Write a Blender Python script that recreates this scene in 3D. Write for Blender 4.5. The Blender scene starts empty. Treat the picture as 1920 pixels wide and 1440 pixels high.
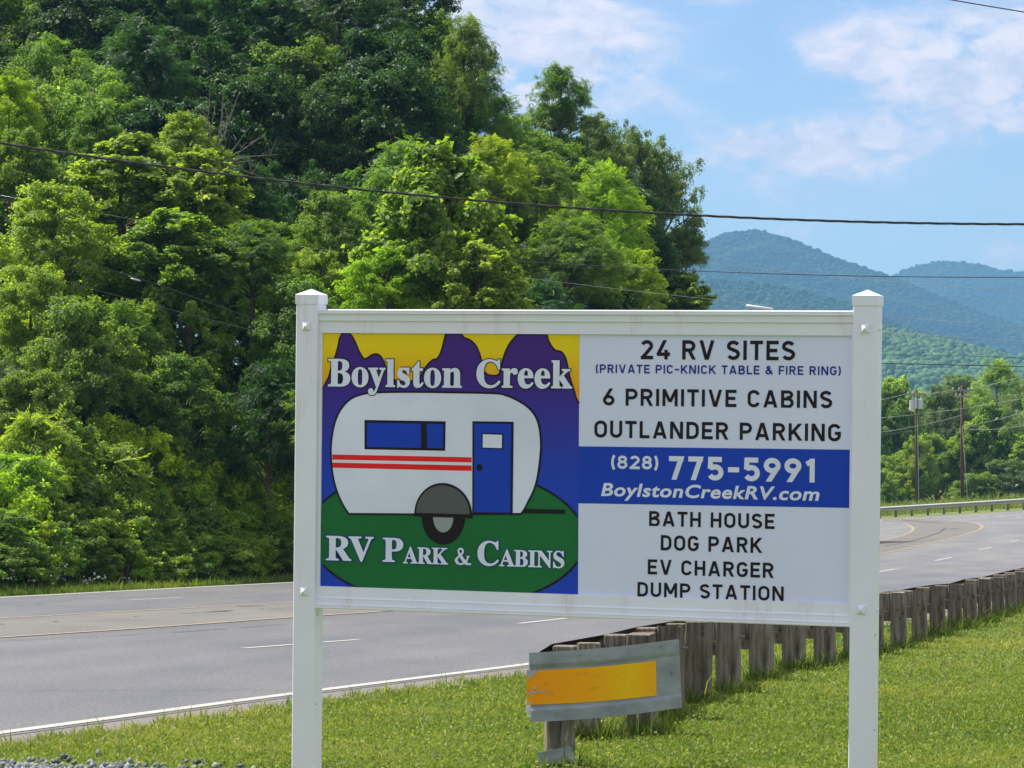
import bpy, math, random
import numpy as np
from math import sin, cos, pi, radians, sqrt

random.seed(7)
SC = bpy.context.scene
COL = SC.collection

# ---------------------------------------------------------------- camera
F = 5900.0                      # focal length in pixels of the 1920 px wide photograph
PITCH = math.atan((932 - 720) / F)
EYE = 1.9
cd = bpy.data.cameras.new('camera')
cam = bpy.data.objects.new('camera', cd)
COL.objects.link(cam)
cam.location = (0, 0, EYE)
cam.rotation_euler = (pi / 2 + PITCH, 0, 0)
cd.sensor_width = 36
cd.lens = 36 * F / 1920
cd.clip_start = 0.1
cd.clip_end = 30000
SC.camera = cam

# ---------------------------------------------------------------- light
SUN_EL, SUN_AZ = radians(57), math.atan2(-0.86, 0.51)     # azimuth measured from +Y towards +X
sl = bpy.data.lights.new('sun', 'SUN')
sl.energy = 3.6
sl.angle = radians(0.55)
sl.color = (1.0, 0.94, 0.84)
sun = bpy.data.objects.new('sun', sl)
COL.objects.link(sun)
sun.location = (0, 0, 60)
from mathutils import Vector
sdir = Vector((sin(SUN_AZ) * cos(SUN_EL), cos(SUN_AZ) * cos(SUN_EL), sin(SUN_EL)))
sun.rotation_euler = sdir.to_track_quat('Z', 'Y').to_euler()

SC.view_settings.view_transform = 'Standard'
SC.view_settings.look = 'None'
SC.view_settings.gamma = 1
SC.view_settings.use_curve_mapping = False
SC.view_settings.exposure = 1.18
SC.cycles.max_bounces = 6
SC.cycles.volume_bounces = 0
SC.cycles.transmission_bounces = 4
SC.cycles.diffuse_bounces = 3
SC.cycles.use_denoising = True


# ---------------------------------------------------------------- pixel <-> place
FWD = np.array([0, cos(PITCH), sin(PITCH)])
UP = np.array([0, -sin(PITCH), cos(PITCH)])
RIGHT = np.array([1.0, 0, 0])


def ray(px, py):
    d = RIGHT * (px - 960) / F + UP * (720 - py) / F + FWD
    return d / d[1]


def at(px, py, D):
    """world point seen at a pixel of the photograph, D metres ahead"""
    return np.array([0, 0, EYE]) + ray(px, py) * D


def sstep(t):
    t = np.clip(t, 0, 1)
    return t * t * (3 - 2 * t)


def zroad(x, y):
    x = np.asarray(x, float); y = np.asarray(y, float)
    xx = np.minimum(x, 60) - 12
    ramp = np.where(xx > 5, xx, np.where(xx < -5, 0, (xx + 5) ** 2 / 20))
    return 0.06 * ramp * sstep((y - 75) / 70) * (1 - 0.6 * sstep((y - 500) / 600))


def G(px, py):
    """point where the line of sight meets the ground / road surface"""
    r = ray(px, py)
    lo, hi = 5.0, 900.0
    o = np.array([0, 0, EYE])
    # march to first crossing
    D = lo
    prev = lo
    while D < hi:
        p = o + r * D
        if p[2] < zroad(p[0], p[1]):
            break
        prev = D
        D *= 1.01
    a, b = prev, D
    for _ in range(30):
        m = .5 * (a + b)
        p = o + r * m
        if p[2] < zroad(p[0], p[1]):
            b = m
        else:
            a = m
    return o + r * b


def catmull(P, step=0.5, closed=False):
    P = [np.array(p[:2], float) for p in P]
    out = []
    n = len(P)
    for i in range(n - 1):
        p0 = P[max(i - 1, 0)]; p1 = P[i]; p2 = P[i + 1]; p3 = P[min(i + 2, n - 1)]
        # centripetal-ish: limit the tangents
        L = np.linalg.norm(p2 - p1)
        t1 = (p2 - p0) / max(np.linalg.norm(p2 - p0), 1e-6) * L
        t2 = (p3 - p1) / max(np.linalg.norm(p3 - p1), 1e-6) * L
        k = max(1, int(L / step))
        for j in range(k):
            t = j / k
            h00 = 2 * t**3 - 3 * t**2 + 1; h10 = t**3 - 2 * t**2 + t
            h01 = -2 * t**3 + 3 * t**2; h11 = t**3 - t**2
            out.append(h00 * p1 + h10 * t1 + h01 * p2 + h11 * t2)
    out.append(P[-1])
    return np.array(out)


def resample(C, n):
    s = np.r_[0, np.cumsum(np.linalg.norm(np.diff(C, axis=0), axis=1))]
    u = np.linspace(0, s[-1], n)
    return np.c_[np.interp(u, s, C[:, 0]), np.interp(u, s, C[:, 1])]


# ---------------------------------------------------------------- materials
def newmat(name):
    m = bpy.data.materials.new(name)
    m.use_nodes = True
    nt = m.node_tree
    return m, nt, nt.nodes['Principled BSDF']


def N(nt, t, **kw):
    n = nt.nodes.new(t)
    for k, v in kw.items():
        if k.startswith('i_'):
            n.inputs[k[2:].replace('_', ' ')].default_value = v
        else:
            setattr(n, k, v)
    return n


def ramp(nt, stops, src=None):
    r = nt.nodes.new('ShaderNodeValToRGB')
    e = r.color_ramp.elements
    while len(e) < len(stops):
        e.new(0.5)
    for el, (p, c) in zip(e, stops):
        el.position = p
        el.color = c if len(c) == 4 else (*c, 1)
    if src is not None:
        nt.links.new(src, r.inputs[0])
    return r


def mixc(nt, a, b, fac, mode='MIX'):
    m = nt.nodes.new('ShaderNodeMix')
    m.data_type = 'RGBA'
    m.blend_type = mode
    for s, v in ((m.inputs[6], a), (m.inputs[7], b), (m.inputs[0], fac)):
        if hasattr(v, 'links'):
            nt.links.new(v, s)
        elif isinstance(v, (int, float)):
            s.default_value = v
        else:
            s.default_value = v if len(v) == 4 else (*v, 1)
    return m.outputs[2]


def noise(nt, scale, detail=4, rough=.55, vec=None, coord='Object', stretch=None):
    tc = nt.nodes.new('ShaderNodeTexCoord')
    src = tc.outputs[coord]
    if coord == 'World':
        pass
    if stretch is not None:
        mp = nt.nodes.new('ShaderNodeMapping')
        mp.inputs['Scale'].default_value = stretch
        nt.links.new(src, mp.inputs[0])
        src = mp.outputs[0]
    n = N(nt, 'ShaderNodeTexNoise', i_Scale=scale, i_Detail=detail, i_Roughness=rough)
    nt.links.new(src, n.inputs['Vector'])
    return n.outputs['Fac']


def bump(nt, b, h, strength=.3, dist=.01):
    n = N(nt, 'ShaderNodeBump', i_Strength=strength, i_Distance=dist)
    nt.links.new(h, n.inputs['Height'])
    nt.links.new(n.outputs[0], b.inputs['Normal'])


def plain(name, col, rough=.5, spec=.5, metal=0.0, var=0.0, vscale=8):
    m, nt, b = newmat(name)
    b.inputs['Base Color'].default_value = (*col, 1)
    b.inputs['Roughness'].default_value = rough
    b.inputs['Specular IOR Level'].default_value = spec
    b.inputs['Metallic'].default_value = metal
    if var:
        nz = noise(nt, vscale, 6, .65)
        c = ramp(nt, [(.3, [v * (1 - var) for v in col]), (.7, [min(1, v * (1 + var)) for v in col])], nz)
        nt.links.new(c.outputs[0], b.inputs['Base Color'])
    return m


def leaf_mat(name, c0, c1, c2, trans=.50, spec=.22, rough=.5):
    """leaf colours vary leaf by leaf (attribute 'tint') and tree by tree"""
    m, nt, b = newmat(name)
    at_ = N(nt, 'ShaderNodeAttribute', attribute_name='tint')
    oi = nt.nodes.new('ShaderNodeObjectInfo')
    r = ramp(nt, [(0, c0), (.55, c1), (1, c2)], at_.outputs['Fac'])
    hsv = nt.nodes.new('ShaderNodeHueSaturation')
    mr = N(nt, 'ShaderNodeMapRange'); mr.inputs[3].default_value = .487; mr.inputs[4].default_value = .513
    nt.links.new(oi.outputs['Random'], mr.inputs[0]); nt.links.new(mr.outputs[0], hsv.inputs['Hue'])
    mv = N(nt, 'ShaderNodeMapRange'); mv.inputs[3].default_value = .85; mv.inputs[4].default_value = 1.15
    mm = N(nt, 'ShaderNodeMath', operation='FRACT')
    m2 = N(nt, 'ShaderNodeMath', operation='MULTIPLY'); m2.inputs[1].default_value = 17.3
    nt.links.new(oi.outputs['Random'], m2.inputs[0]); nt.links.new(m2.outputs[0], mm.inputs[0])
    nt.links.new(mm.outputs[0], mv.inputs[0]); nt.links.new(mv.outputs[0], hsv.inputs['Value'])
    nt.links.new(r.outputs[0], hsv.inputs['Color'])
    nt.links.new(hsv.outputs[0], b.inputs['Base Color'])
    b.inputs['Roughness'].default_value = rough
    b.inputs['Specular IOR Level'].default_value = spec
    tr = nt.nodes.new('ShaderNodeBsdfTranslucent')
    tc = mixc(nt, hsv.outputs[0], (1.0, 1.0, .25), 1.0, 'MULTIPLY')
    sc_ = mixc(nt, tc, (2.3, 2.3, 2.3), 1.0, 'MULTIPLY')
    nt.links.new(sc_, tr.inputs[0])
    mx = N(nt, 'ShaderNodeMixShader'); mx.inputs[0].default_value = trans
    nt.links.new(b.outputs[0], mx.inputs[1]); nt.links.new(tr.outputs[0], mx.inputs[2])
    nt.links.new(mx.outputs[0], nt.nodes['Material Output'].inputs[0])
    return m


# ---------------------------------------------------------------- mesh helpers
def link(name, me, mat=None, parent=None):
    o = bpy.data.objects.new(name, me)
    COL.objects.link(o)
    if mat is not None and me is not None:
        if isinstance(mat, (list, tuple)):
            for m in mat:
                me.materials.append(m)
        elif not me.materials:
            me.materials.append(mat)
    if parent is not None:
        o.parent = parent
    return o


def fastmesh(name, V, Fc, tint=None, smooth=False, matidx=None):
    """V (n,3); Fc (m,k) all with k corners"""
    V = np.asarray(V, np.float32); Fc = np.asarray(Fc, np.int32)
    me = bpy.data.meshes.new(name)
    m, k = Fc.shape
    me.vertices.add(len(V)); me.vertices.foreach_set('co', V.ravel())
    me.loops.add(m * k); me.loops.foreach_set('vertex_index', Fc.ravel())
    me.polygons.add(m)
    me.polygons.foreach_set('loop_start', np.arange(0, m * k, k, dtype=np.int32))
    if smooth:
        me.polygons.foreach_set('use_smooth', np.ones(m, bool))
    if matidx is not None:
        me.polygons.foreach_set('material_index', np.asarray(matidx, np.int32))
    me.update(calc_edges=True)
    if tint is not None:
        a = me.attributes.new('tint', 'FLOAT', 'FACE')
        a.data.foreach_set('value', np.asarray(tint, np.float32))
    return me


class MB:
    """collects simple solids and links them as one mesh object"""
    def __init__(s):
        s.v = []; s.f = []

    def add(s, v, f):
        n = len(s.v)
        s.v += [tuple(float(c) for c in p) for p in v]
        s.f += [tuple(i + n for i in q) for q in f]

    def box(s, x0, x1, y0, y1, z0, z1, bev=0.0):
        if bev <= 0:
            v = [(x, y, z) for z in (z0, z1) for y in (y0, y1) for x in (x0, x1)]
            s.add(v, [(0, 2, 3, 1), (4, 5, 7, 6), (0, 1, 5, 4), (2, 6, 7, 3), (0, 4, 6, 2), (1, 3, 7, 5)])
            return s
        b = bev                                    # chamfer the four vertical edges and the top
        ring = [(x0 + b, y0), (x1 - b, y0), (x1, y0 + b), (x1, y1 - b), (x1 - b, y1), (x0 + b, y1), (x0, y1 - b), (x0, y0 + b)]
        cx, cy = (x0 + x1) / 2, (y0 + y1) / 2
        top = [(cx + (x - cx) * (1 - b / (x1 - x0) * 2), cy + (y - cy) * (1 - b / (y1 - y0) * 2)) for x, y in ring]
        v = [(x, y, z0) for x, y in ring] + [(x, y, z1 - b) for x, y in ring] + [(x, y, z1) for x, y in top]
        f = [tuple(range(7, -1, -1)), tuple(range(16, 24))]
        for i in range(8):
            j = (i + 1) % 8
            f += [(i, j, 8 + j, 8 + i), (8 + i, 8 + j, 16 + j, 16 + i)]
        s.add(v, f)
        return s

    def tube(s, pts, r, n=8, cap=True):
        pts = [Vector(p) for p in pts]
        if not hasattr(r, '__len__'):
            r = [r] * len(pts)
        base = len(s.v)
        up = None
        for i, p in enumerate(pts):
            t = (pts[min(i + 1, len(pts) - 1)] - pts[max(i - 1, 0)]).normalized()
            if up is None:
                up = Vector((0, 0, 1)) if abs(t.z) < .9 else Vector((1, 0, 0))
            u = t.cross(up).normalized()
            w = u.cross(t).normalized()
            up = w
            for k in range(n):
                a = 2 * pi * k / n
                q = p + (u * cos(a) + w * sin(a)) * r[i]
                s.v.append(tuple(q))
        for i in range(len(pts) - 1):
            for k in range(n):
                a = base + i * n + k; b = base + i * n + (k + 1) % n
                s.f.append((a, b, b + n, a + n))
        if cap:
            s.f.append(tuple(base + k for k in reversed(range(n))))
            s.f.append(tuple(base + (len(pts) - 1) * n + k for k in range(n)))
        return s

    def build(s, name, mat=None, parent=None, smooth=False):
        me = bpy.data.meshes.new(name)
        me.from_pydata(s.v, [], s.f)
        if smooth:
            me.polygons.foreach_set('use_smooth', np.ones(len(me.polygons), bool))
        return link(name, me, mat, parent)


def tag(o, label=None, cat=None, group=None, kind=None):
    if label: o['label'] = label
    if cat: o['category'] = cat
    if group: o['group'] = group
    if kind: o['kind'] = kind
    return o


def empty(name, loc=(0, 0, 0), rot=(0, 0, 0)):
    o = bpy.data.objects.new(name, None)
    COL.objects.link(o)
    o.location = loc; o.rotation_euler = rot
    o.empty_display_size = .2
    return o


def copy_tree(o, parent=None):
    c = o.copy(); COL.objects.link(c); c.parent = parent
    for ch in list(o.children):
        copy_tree(ch, c)
    return c


# ---------------------------------------------------------------- sky
w = bpy.data.worlds.new('World')
SC.world = w
w.use_nodes = True
nt = w.node_tree
bg = nt.nodes['Background']
sky = nt.nodes.new('ShaderNodeTexSky')
sky.sky_type = 'NISHITA'
sky.sun_disc = False
sky.sun_elevation = SUN_EL
sky.sun_rotation = SUN_AZ
sky.altitude = 600
sky.air_density = 1.0
sky.dust_density = 0.6
sky.ozone_density = 1.6
hs = nt.nodes.new('ShaderNodeHueSaturation')
hs.inputs['Saturation'].default_value = 1.12
hs.inputs['Hue'].default_value = .512
nt.links.new(sky.outputs[0], hs.inputs['Color'])
nt.links.new(hs.outputs[0], bg.inputs[0])
bg.inputs[1].default_value = 0.066
tc = nt.nodes.new('ShaderNodeTexCoord')
DIR = tc.outputs['Generated']


def M(op, a, b=None, c=None, clamp=False):
    n = nt.nodes.new('ShaderNodeMath'); n.operation = op; n.use_clamp = clamp
    for i, v in enumerate((a, b, c)):
        if v is None: continue
        if hasattr(v, 'links'): nt.links.new(v, n.inputs[i])
        else: n.inputs[i].default_value = v
    return n.outputs[0]


sep = nt.nodes.new('ShaderNodeSeparateXYZ'); nt.links.new(DIR, sep.inputs[0])


def skynoise(scale, detail, rough, off, dist=0.0):
    mp = nt.nodes.new('ShaderNodeMapping')
    mp.inputs['Location'].default_value = off
    mp.inputs['Scale'].default_value = (1, 1, 1.9)
    nt.links.new(DIR, mp.inputs[0])
    n = N(nt, 'ShaderNodeTexNoise', i_Scale=scale, i_Detail=detail, i_Roughness=rough, i_Distortion=dist)
    nt.links.new(mp.outputs[0], n.inputs['Vector'])
    return n.outputs['Fac']


n1 = skynoise(26, 7, .6, (.3, .1, 0), .5)
n2 = skynoise(70, 5, .6, (1.3, 2.1, 0), .4)
# cloud banks where the photograph has them (direction, width, height, weight)
CL = [(1010, 70, 120, 95, 1.9), (1060, 150, 110, 60, .55), (905, 60, 75, 50, .5), (960, 170, 90, 45, .35), (1640, 95, 90, 55, .8), (1860, 110, 100, 80, 1.0),
      (1800, 180, 160, 60, .4), (1450, 275, 85, 32, .9), (1620, 270, 85, 45, .85), (1510, 80, 25, 22, .25), (1350, 140, 60, 16, .25),
      (1350, 0, 60, 12, .4), (1530, 250, 300, 70, .22), (1510, 430, 55, 24, .3), (1890, 475, 40, 22, .4), (1250, 190, 60, 30, .15), (1900, 235, 50, 20, .3),
      (1150, 60, 120, 90, .2), (1400, 330, 260, 60, .15), (560, 60, 300, 200, .6), (2400, 100, 300, 200, .6)]
dens = None
for (px, py, rx, rz, wt) in CL:
    d = ray(px, py); d = d / np.linalg.norm(d)
    rx /= F; rz /= F
    ex = M('DIVIDE', M('SUBTRACT', sep.outputs[0], float(d[0])), rx)
    ez = M('DIVIDE', M('SUBTRACT', sep.outputs[2], float(d[2])), rz)
    ey = M('DIVIDE', M('SUBTRACT', sep.outputs[1], float(d[1])), .5)
    q = M('ADD', M('ADD', M('MULTIPLY', ex, ex), M('MULTIPLY', ez, ez)), M('MULTIPLY', ey, ey))
    g = M('MULTIPLY', M('EXPONENT', M('MULTIPLY', q, -.9)), wt)
    dens = g if dens is None else M('ADD', dens, g)
# unseen rest of the sky: similar cloud, thickened to add white fill light
gen = skynoise(3.2, 6, .6, (4.1, 2.0, 0.7))
front = M('MULTIPLY', M('GREATER_THAN', sep.outputs[1], 0), 1)
ox = M('ABSOLUTE', sep.outputs[0])
inview = N(nt, 'ShaderNodeMapRange'); inview.inputs[1].default_value = .20; inview.inputs[2].default_value = .34
nt.links.new(ox, inview.inputs[0])
upv = N(nt, 'ShaderNodeMapRange'); upv.inputs[1].default_value = .19; upv.inputs[2].default_value = .32
nt.links.new(sep.outputs[2], upv.inputs[0])
bk = N(nt, 'ShaderNodeMapRange'); bk.inputs[1].default_value = .2; bk.inputs[2].default_value = -.1
nt.links.new(sep.outputs[1], bk.inputs[0])
outside = M('MAXIMUM', M('MAXIMUM', inview.outputs[0], upv.outputs[0]), bk.outputs[0])
gr = ramp(nt, [(.34, (0, 0, 0)), (.54, (1, 1, 1))], gen)
dens = M('ADD', dens, M('MULTIPLY', gr.outputs[0], M('MULTIPLY', outside, 1.1)))
tex = M('ADD', M('MULTIPLY', n1, 1.9), M('MULTIPLY', n2, .7))
tex = M('SUBTRACT', tex, .80, clamp=False)
fac = M('MULTIPLY', dens, M('MAXIMUM', tex, 0.0))
thin = M('MULTIPLY', M('SUBTRACT', n1, .35), .35)
fac = M('ADD', fac, M('MAXIMUM', thin, 0))
fr = N(nt, 'ShaderNodeMapRange', interpolation_type='SMOOTHERSTEP')
fr.inputs[1].default_value = 0.0; fr.inputs[2].default_value = .46; fr.inputs[4].default_value = .95
nt.links.new(fac, fr.inputs[0])
bg2 = nt.nodes.new('ShaderNodeBackground')
shade = ramp(nt, [(.36, (.34, .345, .41)), (.62, (.50, .45, .465))], n2)
nt.links.new(shade.outputs[0], bg2.inputs[0])
bg2.inputs[1].default_value = 1.0
mx = nt.nodes.new('ShaderNodeMixShader')
nt.links.new(fr.outputs[0], mx.inputs[0])
nt.links.new(bg.outputs[0], mx.inputs[1]); nt.links.new(bg2.outputs[0], mx.inputs[2])
nt.links.new(mx.outputs[0], nt.nodes['World Output'].inputs[0])

# ---------------------------------------------------------------- plan of the road
gp = lambda pts: [G(*p)[:2] for p in pts]
F0, F1 = G(0, 1120)[:2], G(548, 1092)[:2]
dF = (F1 - F0) / np.linalg.norm(F1 - F0)
far_pts = [F0 - dF * 90, F0 - dF * 45, F0, F1, (0.2, 80), (5.6, 95), (9.8, 112), (11.0, 130), (7.5, 146), (-3, 158), (-25, 168), (-70, 176)]
FAR = catmull(far_pts)
N0, N1, N2 = G(0, 1377)[:2], G(550, 1303)[:2], G(985, 1248)[:2]
dN = (N2 - N0) / np.linalg.norm(N2 - N0)
near_pts = [N0 - dN * 60, N0 - dN * 30, N0, N1, N2, N2 + dN * 9.5, N2 + dN * 19, N2 + dN * 29, (18.5, 80), (27.5, 106), (35, 138), (38, 165), (35, 186)]
tail = gp([(1920, 958.5), (1652, 973.5)])
near_pts += [tail[0], tail[1], (0, tail[1][1] + 4), (-40, tail[1][1] + 10), (-75, tail[1][1] + 16)]
NEAR = catmull(near_pts)


def offset_curve(C, d):
    t = np.gradient(C, axis=0); t /= np.linalg.norm(t, axis=1)[:, None]
    return C + np.c_[-t[:, 1], t[:, 0]] * d          # positive = to the left


def signed_dist(P, C):
    """distance to polyline, positive on its left"""
    A = C[:-1]; B = C[1:]
    out = np.empty(len(P))
    for s in range(0, len(P), 4000):
        p = P[s:s + 4000, None, :]
        d = B - A
        t = np.clip(((p - A) * d).sum(2) / (d * d).sum(1), 0, 1)
        q = A + t[..., None] * d
        e = p - q
        dist = np.sqrt((e * e).sum(2))
        k = dist.argmin(1)
        ii = np.arange(len(k))
        cr = d[k, 0] * e[ii, k, 1] - d[k, 1] * e[ii, k, 0]
        out[s:s + 4000] = dist[ii, k] * np.sign(cr)
    return out


FAR_C = resample(FAR, 160)
NEAR_C = resample(NEAR, 160)


def vnoise(x, y, s, seed=0):
    x = x / s + seed * 17.31; y = y / s + seed * 7.77
    return (np.sin(x * 1.3 + 1.7 * np.sin(y * .9 + seed)) + np.sin(y * 1.7 + 1.3 * np.sin(x * 1.1 - seed)) + .5 * np.sin(x * 3.1 + y * 2.3) + .5 * np.sin(y * 4.1 - x * 2.7)) / 3


def rise(x, y):
    P = np.c_[np.ravel(x), np.ravel(y)]
    m = (P[:, 1] > -60) & (P[:, 1] < 300) & (P[:, 0] < 40)
    s = np.zeros(len(P)); s[m] = signed_dist(P[m], FAR_C)
    s = s.reshape(np.shape(x))
    h = np.where(s > 3.5, .42 * (s - 3.5), 0)
    h = 42 * (1 - np.exp(-h / 42))
    return h, s


def gz(x, y):
    h, s = rise(np.atleast_1d(x), np.atleast_1d(y))
    return (zroad(x, y) + h)


# ---------------------------------------------------------------- ground sheet
def axis(lo, hi, a, b, step, ratio=1.35):
    mid = list(np.arange(a, b + step / 2, step))
    l = [a]; d = step
    while l[-1] > lo:
        d *= ratio; l.append(l[-1] - d)
    r = [b]; d = step
    while r[-1] < hi:
        d *= ratio; r.append(r[-1] + d)
    return np.array(sorted(l[1:]) + mid + r[1:])


gx = axis(-4200, 4200, -60, 60, 1.5)
gy = axis(-4200, 5000, 10, 230, 1.5)
XX, YY = np.meshgrid(gx, gy)
hh, ss = rise(XX, YY)
sn = signed_dist(np.c_[XX.ravel(), YY.ravel()], NEAR_C).reshape(XX.shape)
onroad = (ss < -.2) & (sn > .2) & (YY > -50) & (YY < 215)
ZZ = zroad(XX, YY) + hh - .03 + np.where(hh > 0.3, vnoise(XX, YY, 6) * .35, 0)
ZZ -= np.where(onroad, .12, 0)
nx, ny = len(gx), len(gy)
idx = np.arange(nx * ny).reshape(ny, nx)
Q = np.stack([idx[:-1, :-1], idx[:-1, 1:], idx[1:, 1:], idx[1:, :-1]], -1).reshape(-1, 4)
gm, nt2, b = newmat('ground_turf')
big = noise(nt2, .35, 4, .6)
fine = noise(nt2, 14, 6, .7)
c1 = ramp(nt2, [(.3, (.09, .14, .022)), (.5, (.13, .18, .03)), (.7, (.20, .20, .06))], big)
c2 = ramp(nt2, [(.35, (.45, .45, .4)), (.65, (1.25, 1.2, 1.1))], fine)
turf = mixc(nt2, c1.outputs[0], c2.outputs[0], 1.0, 'MULTIPLY')
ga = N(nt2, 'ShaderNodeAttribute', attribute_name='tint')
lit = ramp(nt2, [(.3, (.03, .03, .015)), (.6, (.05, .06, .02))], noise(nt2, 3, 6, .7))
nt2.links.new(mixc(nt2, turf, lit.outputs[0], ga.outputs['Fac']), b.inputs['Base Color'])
b.inputs['Roughness'].default_value = .95
bump(nt2, b, noise(nt2, 30, 6, .7), .8, .03)
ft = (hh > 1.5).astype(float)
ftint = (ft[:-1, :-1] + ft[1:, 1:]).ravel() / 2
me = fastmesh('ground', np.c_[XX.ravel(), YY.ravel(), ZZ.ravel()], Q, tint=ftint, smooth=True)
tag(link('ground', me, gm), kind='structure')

# ---------------------------------------------------------------- road
am, nt2, b = newmat('asphalt')
n_f = noise(nt2, 24, 8, .9)
n_b = noise(nt2, .5, 5, .6, stretch=(1, .35, 1))
n_m = noise(nt2, 7, 4, .6)
c1 = ramp(nt2, [(.34, (.025, .026, .029)), (.50, (.092, .096, .104)), (.66, (.27, .275, .29))], n_f)
c2 = ramp(nt2, [(.35, (.80, .82, .86)), (.65, (1.16, 1.13, 1.06))], n_b)
c3 = ramp(nt2, [(.35, (.93, .93, .93)), (.65, (1.07, 1.07, 1.07))], n_m)
x1 = mixc(nt2, c1.outputs[0], c2.outputs[0], 1.0, 'MULTIPLY')
ac = N(nt2, 'ShaderNodeAttribute', attribute_name='across')
ms = N(nt2, 'ShaderNodeMath', operation='MULTIPLY'); ms.inputs[1].default_value = 62.8
nt2.links.new(ac.outputs['Fac'], ms.inputs[0])
sn_ = N(nt2, 'ShaderNodeMath', operation='SINE'); nt2.links.new(ms.outputs[0], sn_.inputs[0])
mr_ = N(nt2, 'ShaderNodeMapRange'); mr_.inputs[1].default_value = -1; mr_.inputs[2].default_value = 1; nt2.links.new(sn_.outputs[0], mr_.inputs[0])
tk_ = ramp(nt2, [(0, (.95, .955, .97)), (1, (1.05, 1.04, 1.02))], mr_.outputs[0])
x3 = mixc(nt2, x1, c3.outputs[0], 1.0, 'MULTIPLY')
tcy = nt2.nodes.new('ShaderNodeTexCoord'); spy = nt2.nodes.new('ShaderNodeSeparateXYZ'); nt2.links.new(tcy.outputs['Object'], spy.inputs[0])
far_sheen = N(nt2, 'ShaderNodeMapRange'); far_sheen.inputs[1].default_value = 62; far_sheen.inputs[2].default_value = 100; nt2.links.new(spy.outputs[1], far_sheen.inputs[0])
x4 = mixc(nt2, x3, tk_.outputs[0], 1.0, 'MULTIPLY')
pale = mixc(nt2, x4, (1.42, 1.36, 1.24), 1.0, 'MULTIPLY')          # grazing sheen of the far road, painted into its colour as a warm, paler tone
nt2.links.new(mixc(nt2, x4, pale, far_sheen.outputs[0]), b.inputs['Base Color'])
b.inputs['Roughness'].default_value = .58
bump(nt2, b, n_f, .5, .006)

am2, nt2, b = newmat('asphalt_shoulder')
n_f = noise(nt2, 45, 5, .8)
c1 = ramp(nt2, [(.30, (.075, .066, .058)), (.52, (.17, .155, .14)), (.72, (.32, .30, .27))], n_f)
nt2.links.new(c1.outputs[0], b.inputs['Base Color'])
b.inputs['Roughness'].default_value = .95
bump(nt2, b, n_f, .7, .008)

am3, nt2, b = newmat('asphalt_turn_lane')
n_f = noise(nt2, 50, 5, .75)
c1 = ramp(nt2, [(.30, (.075, .072, .064)), (.55, (.140, .136, .124)), (.72, (.23, .225, .205))], n_f)
c2 = ramp(nt2, [(.35, (.85, .85, .86)), (.65, (1.1, 1.1, 1.08))], noise(nt2, .6, 5, .6))
nt2.links.new(mixc(nt2, c1.outputs[0], c2.outputs[0], 1.0, 'MULTIPLY'), b.inputs['Base Color'])
b.inputs['Roughness'].default_value = .9


def strip(name, A, B, across, mat, dz, n=None, zf=zroad):
    n = n or len(A)
    A = resample(A, n); B = resample(B, n)
    t = np.linspace(0, 1, across + 1)
    P = A[:, None, :] * (1 - t)[None, :, None] + B[:, None, :] * t[None, :, None]
    Z = zf(P[..., 0], P[..., 1]) + dz
    V = np.concatenate([P, Z[..., None]], 2).reshape(-1, 3)
    k = across + 1
    i = np.arange(n * k).reshape(n, k)
    Q = np.stack([i[:-1, :-1], i[:-1, 1:], i[1:, 1:], i[1:, :-1]], -1).reshape(-1, 4)
    return link(name, fastmesh(name, V, Q), mat)


def anchored(A, pts, n_each=60):
    """resample a curve so that given points fall on the same row on both sides"""
    s = np.r_[0, np.cumsum(np.linalg.norm(np.diff(A, axis=0), axis=1))]
    ks = [0] + [int(np.argmin(((A - np.array(p[:2])) ** 2).sum(1))) for p in pts] + [len(A) - 1]
    out = []
    for a, bb in zip(ks[:-1], ks[1:]):
        u = np.linspace(s[a], s[bb], n_each, endpoint=False)
        out.append(np.c_[np.interp(u, s, A[:, 0]), np.interp(u, s, A[:, 1])])
    out.append(A[-1:])
    return np.concatenate(out)


farA = anchored(FAR, [F0, F1, (5.6, 95), (11, 130)], 80)
nearA = anchored(NEAR, [N0, N2, (18.5, 80), (35, 186)], 80)
FARo = offset_curve(farA, .25)
NEARo = offset_curve(nearA, -.12)


def strip_raw(name, A, B, across, mat, dz):
    t = np.linspace(0, 1, across + 1)
    P = A[:, None, :] * (1 - t)[None, :, None] + B[:, None, :] * t[None, :, None]
    Z = zroad(P[..., 0], P[..., 1]) + dz
    V = np.concatenate([P, Z[..., None]], 2).reshape(-1, 3)
    n, k = len(A), across + 1
    i = np.arange(n * k).reshape(n, k)
    Q = np.stack([i[:-1, :-1], i[:-1, 1:], i[1:, 1:], i[1:, :-1]], -1).reshape(-1, 4)
    me_ = fastmesh(name, V, Q)
    aa = me_.attributes.new('across', 'FLOAT', 'POINT'); aa.data.foreach_set('value', np.tile(t, n).astype(np.float32))
    return link(name, me_, mat)


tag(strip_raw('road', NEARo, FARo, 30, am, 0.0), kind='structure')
rng = np.random.default_rng(5)
sh = offset_curve(nearA, -.10)
wob = .75 + .10 * np.sin(np.arange(len(sh)) * .9) + .08 * np.sin(np.arange(len(sh)) * 2.3 + 1)
t_ = np.gradient(nearA, axis=0); t_ /= np.linalg.norm(t_, axis=1)[:, None]
sh2 = nearA + np.c_[-t_[:, 1], t_[:, 0]] * (-wob[:, None])
tag(strip_raw('road_shoulder', sh, sh2, 2, am2, -.004), kind='structure')

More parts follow.
